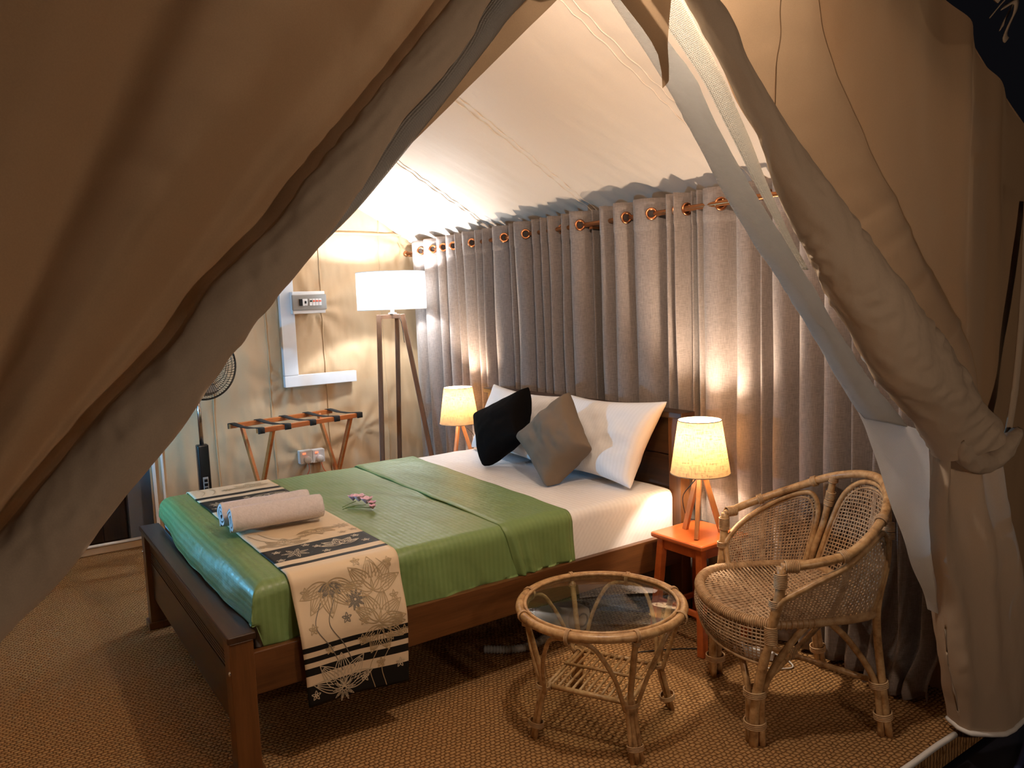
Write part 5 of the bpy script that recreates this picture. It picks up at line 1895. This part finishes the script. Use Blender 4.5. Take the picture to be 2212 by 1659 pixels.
RZ = 0.805
for b in (-0.175, 0.175):
    mesh_obj('top_rail', *bar(rk(-0.385, b, RZ - 0.014), rk(0.385, b, RZ - 0.014), 0.028, 0.030, (0, 0, 1), 0.003), M['rack_wood'], rack, smooth=False)
for a in (-0.29, 0.29):
    for sg, da in ((1, 0.011), (-1, -0.011)):
        mesh_obj('leg', *bar(rk(a + da, sg * 0.185, 0.0), rk(a + da, -sg * 0.175, RZ - 0.02), 0.020, 0.030, rv, 0.003), M['rack_wood'], rack, smooth=False)
for b in (-0.10, 0.10):
    mesh_obj('stretcher', *bar(rk(-0.29, b, 0.13 if b < 0 else 0.16), rk(0.29, b, 0.13 if b < 0 else 0.16), 0.02, 0.02), M['rack_wood'], rack, smooth=False)
for k in range(5):
    a = -0.365 + k * 0.1825
    w_ = 0.022

    def sf(u, v, a=a, w_=w_):
        P = [(-0.193, -0.032), (-0.1935, 0.0), (-0.190, 0.0035), (-0.16, 0.003), (-0.06, -0.008), (0.06, -0.008), (0.16, 0.003), (0.190, 0.0035), (0.1935, 0.0), (0.193, -0.032)]
        i = u * (len(P) - 1)
        j = min(int(i), len(P) - 2)
        b, z = np.array(P[j]) * (1 - (i - j)) + np.array(P[j + 1]) * (i - j)
        return rk(a + (2 * v - 1) * w_, b, RZ + z)
    V, F, UV = grid(19, 3, sf)
    o = mesh_obj('strap', V, F, M['black_webbing'], rack)
    solidify(o, 0.003)

# ------------------------------------------------------------------ pedestal fan
FX, FY = 0.500, 2.50
fan = thing('pedestal_fan', 'black pedestal fan partly hidden by the left flap', 'fan', (FX, FY, 0.0))
V, F = lathe([(0.0, 0.0), (0.19, 0.0), (0.195, 0.010), (0.18, 0.025), (0.06, 0.045), (0.04, 0.06), (0.0, 0.06)], 32, (FX, FY, 0))
mesh_obj('base', V, F, M['black_plastic'], fan)
mesh_obj('column', *box(FX - 0.034, FX + 0.034, FY - 0.03, FY + 0.03, 0.05, 0.72, 0.012, 3), M['black_plastic'], fan)
cp = mesh_obj('control_panel', *box(FX - 0.016, FX + 0.016, FY - 0.034, FY - 0.028, 0.40, 0.52, 0.003), M['grey_plastic'], fan)
for k in range(4):
    mesh_obj('button', *box(FX - 0.010, FX + 0.010, FY - 0.037, FY - 0.033, 0.412 + k * 0.026, 0.430 + k * 0.026, 0.002), M['black_plastic'], cp)
mesh_obj('pole', *tube([(FX, FY, 0.70), (FX, FY, 1.14)], 0.0125, 14), M['chrome'], fan)
fc = np.array([FX + 0.035, FY - 0.06, 1.205])
fd = np.array(Vector((0.25, -1.0, 0.05)).normalized())
fe1 = np.array(Vector(np.cross(fd, (0, 0, 1))).normalized()); fe2 = np.cross(fe1, fd)
mesh_obj('motor_housing', *tube([fc - fd * 0.16, fc - fd * 0.13, fc - fd * 0.05, fc - fd * 0.02], [0.035, 0.055, 0.060, 0.05], 18), M['black_plastic'], fan)
mesh_obj('neck', *tube([(FX, FY, 1.10), fc - fd * 0.09], 0.02, 10), M['black_plastic'], fan)
mesh_obj('grille_ring', *ring(fc, fd, 0.205, 0.006, 56, 8), M['black_plastic'], fan)
for sg, nm in ((1, 'front_grille'), (-1, 'rear_grille')):
    gs = []
    for k in range(72):
        a = 2 * PI * k / 72
        P = []
        for t in np.linspace(0.16, 1, 6):
            r = 0.205 * t
            P.append(fc + fd * sg * 0.055 * (1 - t ** 3) + (fe1 * math.cos(a + 0.5 * (1 - t)) + fe2 * math.sin(a + 0.5 * (1 - t))) * r)
        gs.append(tube(P, 0.0012, 4, cap=False))
    for R_ in (0.035, 0.12, 0.17):
        gs.append(ring(fc + fd * sg * 0.055 * (1 - (R_ / 0.205) ** 3), fd, R_, 0.0018, 36, 5))
    o = mesh_obj(nm, *join(*gs), M['black_plastic'], fan)
    o['kind'] = 'stuff'
mesh_obj('hub', *tube([fc - fd * 0.02, fc + fd * 0.03], [0.03, 0.022], 16), M['grey_plastic'], fan)
for k in range(3):
    a0 = k * 2 * PI / 3 + 0.4

    def bf(u, v, a0=a0):
        r = lerp(0.025, 0.185, u)
        w_ = lerp(0.3, 0.75, u) * (v - 0.5) * (1.5 - 0.5 * u)
        a = a0 + w_
        return fc + (fe1 * math.cos(a) + fe2 * math.sin(a)) * r + fd * (v - 0.5) * 0.035
    V, F, UV = grid(8, 6, bf)
    o = mesh_obj('blade', V, F, M['grey_plastic'], fan)
    solidify(o, 0.002)

# ------------------------------------------------------------------ electrics on the back wall
yw = YB - 0.078
tr = thing('cable_board', 'white L-shaped painted board fixed on the canvas back wall', 'board', (1.2, yw, 0.98))
mesh_obj('upright', *box(1.172, 1.272, yw - 0.022, yw + 0.022, 1.06, 1.98, 0.003), M['white_wood'], tr, smooth=False)
mesh_obj('crosspiece', *box(1.172, 1.706, yw - 0.022, yw + 0.022, 0.978, 1.058, 0.003), M['white_wood'], tr, smooth=False)
fb = thing('fuse_box', 'white fuse box with smoked window and red breakers on the white board', 'fuse box', (1.375, yw - 0.024, 1.49))
yf = yw - 0.024
mesh_obj('case', *box(1.242, 1.478, yf - 0.055, yf, 1.490, 1.645, 0.006), M['white_plastic'], fb, smooth=False)
mesh_obj('window_cover', *box(1.236, 1.484, yf - 0.068, yf - 0.052, 1.515, 1.622, 0.006), M['grey_plastic'], fb, smooth=False)
mesh_obj('breaker', *box(1.284, 1.306, yf - 0.076, yf - 0.066, 1.545, 1.592, 0.002), M['black_plastic'], fb, smooth=False)
mesh_obj('breaker', *box(1.308, 1.342, yf - 0.074, yf - 0.066, 1.545, 1.592, 0.002), M['white_plastic'], fb, smooth=False)
mesh_obj('rocker', *box(1.322, 1.334, yf - 0.079, yf - 0.073, 1.560, 1.578, 0.002), M['black_plastic'], fb, smooth=False)
for k in range(4):
    x = 1.356 + k * 0.0225
    b_ = mesh_obj('breaker', *box(x, x + 0.0205, yf - 0.074, yf - 0.066, 1.545, 1.592, 0.002), M['white_plastic'], fb, smooth=False)
    mesh_obj('toggle', *box(x + 0.003, x + 0.0175, yf - 0.080, yf - 0.072, 1.570, 1.582, 0.002), M['red_plastic'] if k else M['black_plastic'], b_, smooth=False)

so = thing('wall_socket', 'white double wall socket with two plugs and glowing red switches', 'socket', (1.34, YB - 0.055, 0.40))
ys = YB - 0.055
for x0, z0 in ((1.248, 0.415), (1.340, 0.412)):
    p = mesh_obj('socket_plate', *box(x0, x0 + 0.090, ys - 0.030, ys + 0.03, z0, z0 + 0.095, 0.004), M['white_plastic'], so, smooth=False)
    mesh_obj('switch', *box(x0 + 0.018, x0 + 0.040, ys - 0.035, ys - 0.029, z0 + 0.070, z0 + 0.080, 0.002), M['red_glow'], p, smooth=False)
    V, F = lathe([(0.0, 0.030), (0.020, 0.030), (0.026, 0.022), (0.027, 0.0), (0.0, 0.0)], 18)
    V = np.array(V)
    V = np.c_[V[:, 0], -V[:, 2], V[:, 1]] + np.array([x0 + 0.048, ys - 0.030, z0 + 0.030])
    mesh_obj('plug', V, F, M['white_plastic'], so)
for P, lb in (([(1.292, ys - 0.045, 0.44), (1.298, ys - 0.06, 0.38), (1.275, ys - 0.05, 0.30), (1.30, ys - 0.05, 0.12), (1.36, ys - 0.06, 0.01)], 'orange cable hanging from the left plug of the wall socket'), ([(1.392, ys - 0.045, 0.43), (1.402, ys - 0.06, 0.37), (1.44, ys - 0.05, 0.30), (1.45, ys - 0.05, 0.12), (1.50, ys - 0.06, 0.01)], 'orange cable hanging from the right plug of the wall socket')):
    tag(mesh_obj('power_cable', *tube(catmull(P, 30), 0.0030, 6), M['orange_cable']), lb, 'cable', 'orange cables below the wall socket')

# ------------------------------------------------------------------ things on the carpet under the furniture
un = thing('air_pump', 'white round-fronted appliance with grey ribbed hose under the bed', 'appliance', (1.56, 0.26, 0.0))
mesh_obj('body', *box(1.45, 1.66, 0.22, 0.38, 0.0, 0.095, 0.018, 3), M['white_plastic'], un)
V, F = lathe([(0.0, 0.030), (0.045, 0.030), (0.058, 0.020), (0.060, 0.0), (0.0, 0.0)], 28)
V = np.array(V)
V = np.c_[V[:, 0], -V[:, 2], V[:, 1]] + np.array([1.585, 0.222, 0.062])
k_ = mesh_obj('round_front', V, F, M['white_plastic'], un)
mesh_obj('dial', *ring((1.585, 0.191, 0.062), (0, 1, 0), 0.030, 0.004, 24, 6), M['grey_hose'], k_)
P = catmull([(1.46, 0.25, 0.05), (1.40, 0.22, 0.030), (1.32, 0.20, 0.022), (1.22, 0.22, 0.022), (1.12, 0.30, 0.022)], 90)
mesh_obj('hose', *tube(P, [0.0165 + 0.003 * math.sin(i * 2.1) for i in range(90)], 10), M['grey_hose'], un)

ps = thing('power_strip', 'white power strip on the carpet behind the wicker chair', 'power strip', (2.02, -0.44, 0.0))
mesh_obj('casing', *bar((1.965, -0.36, 0.020), (2.045, -0.50, 0.020), 0.075, 0.036, (0, 0, 1), 0.006), M['white_plastic'], ps, smooth=False)
mesh_obj('plug_block', *bar((2.0, -0.39, 0.048), (2.02, -0.425, 0.048), 0.045, 0.030, (0, 0, 1), 0.005), M['black_plastic'], ps, smooth=False)
tag(mesh_obj('white_cable', *tube(catmull([(2.045, -0.50, 0.02), (2.06, -0.55, 0.008), (2.03, -0.60, 0.005), (1.98, -0.58, 0.005), (1.94, -0.53, 0.005), (1.96, -0.47, 0.006)], 40), 0.0030, 6), M['white_cable']), 'white cable curled on the carpet by the power strip', 'cable')
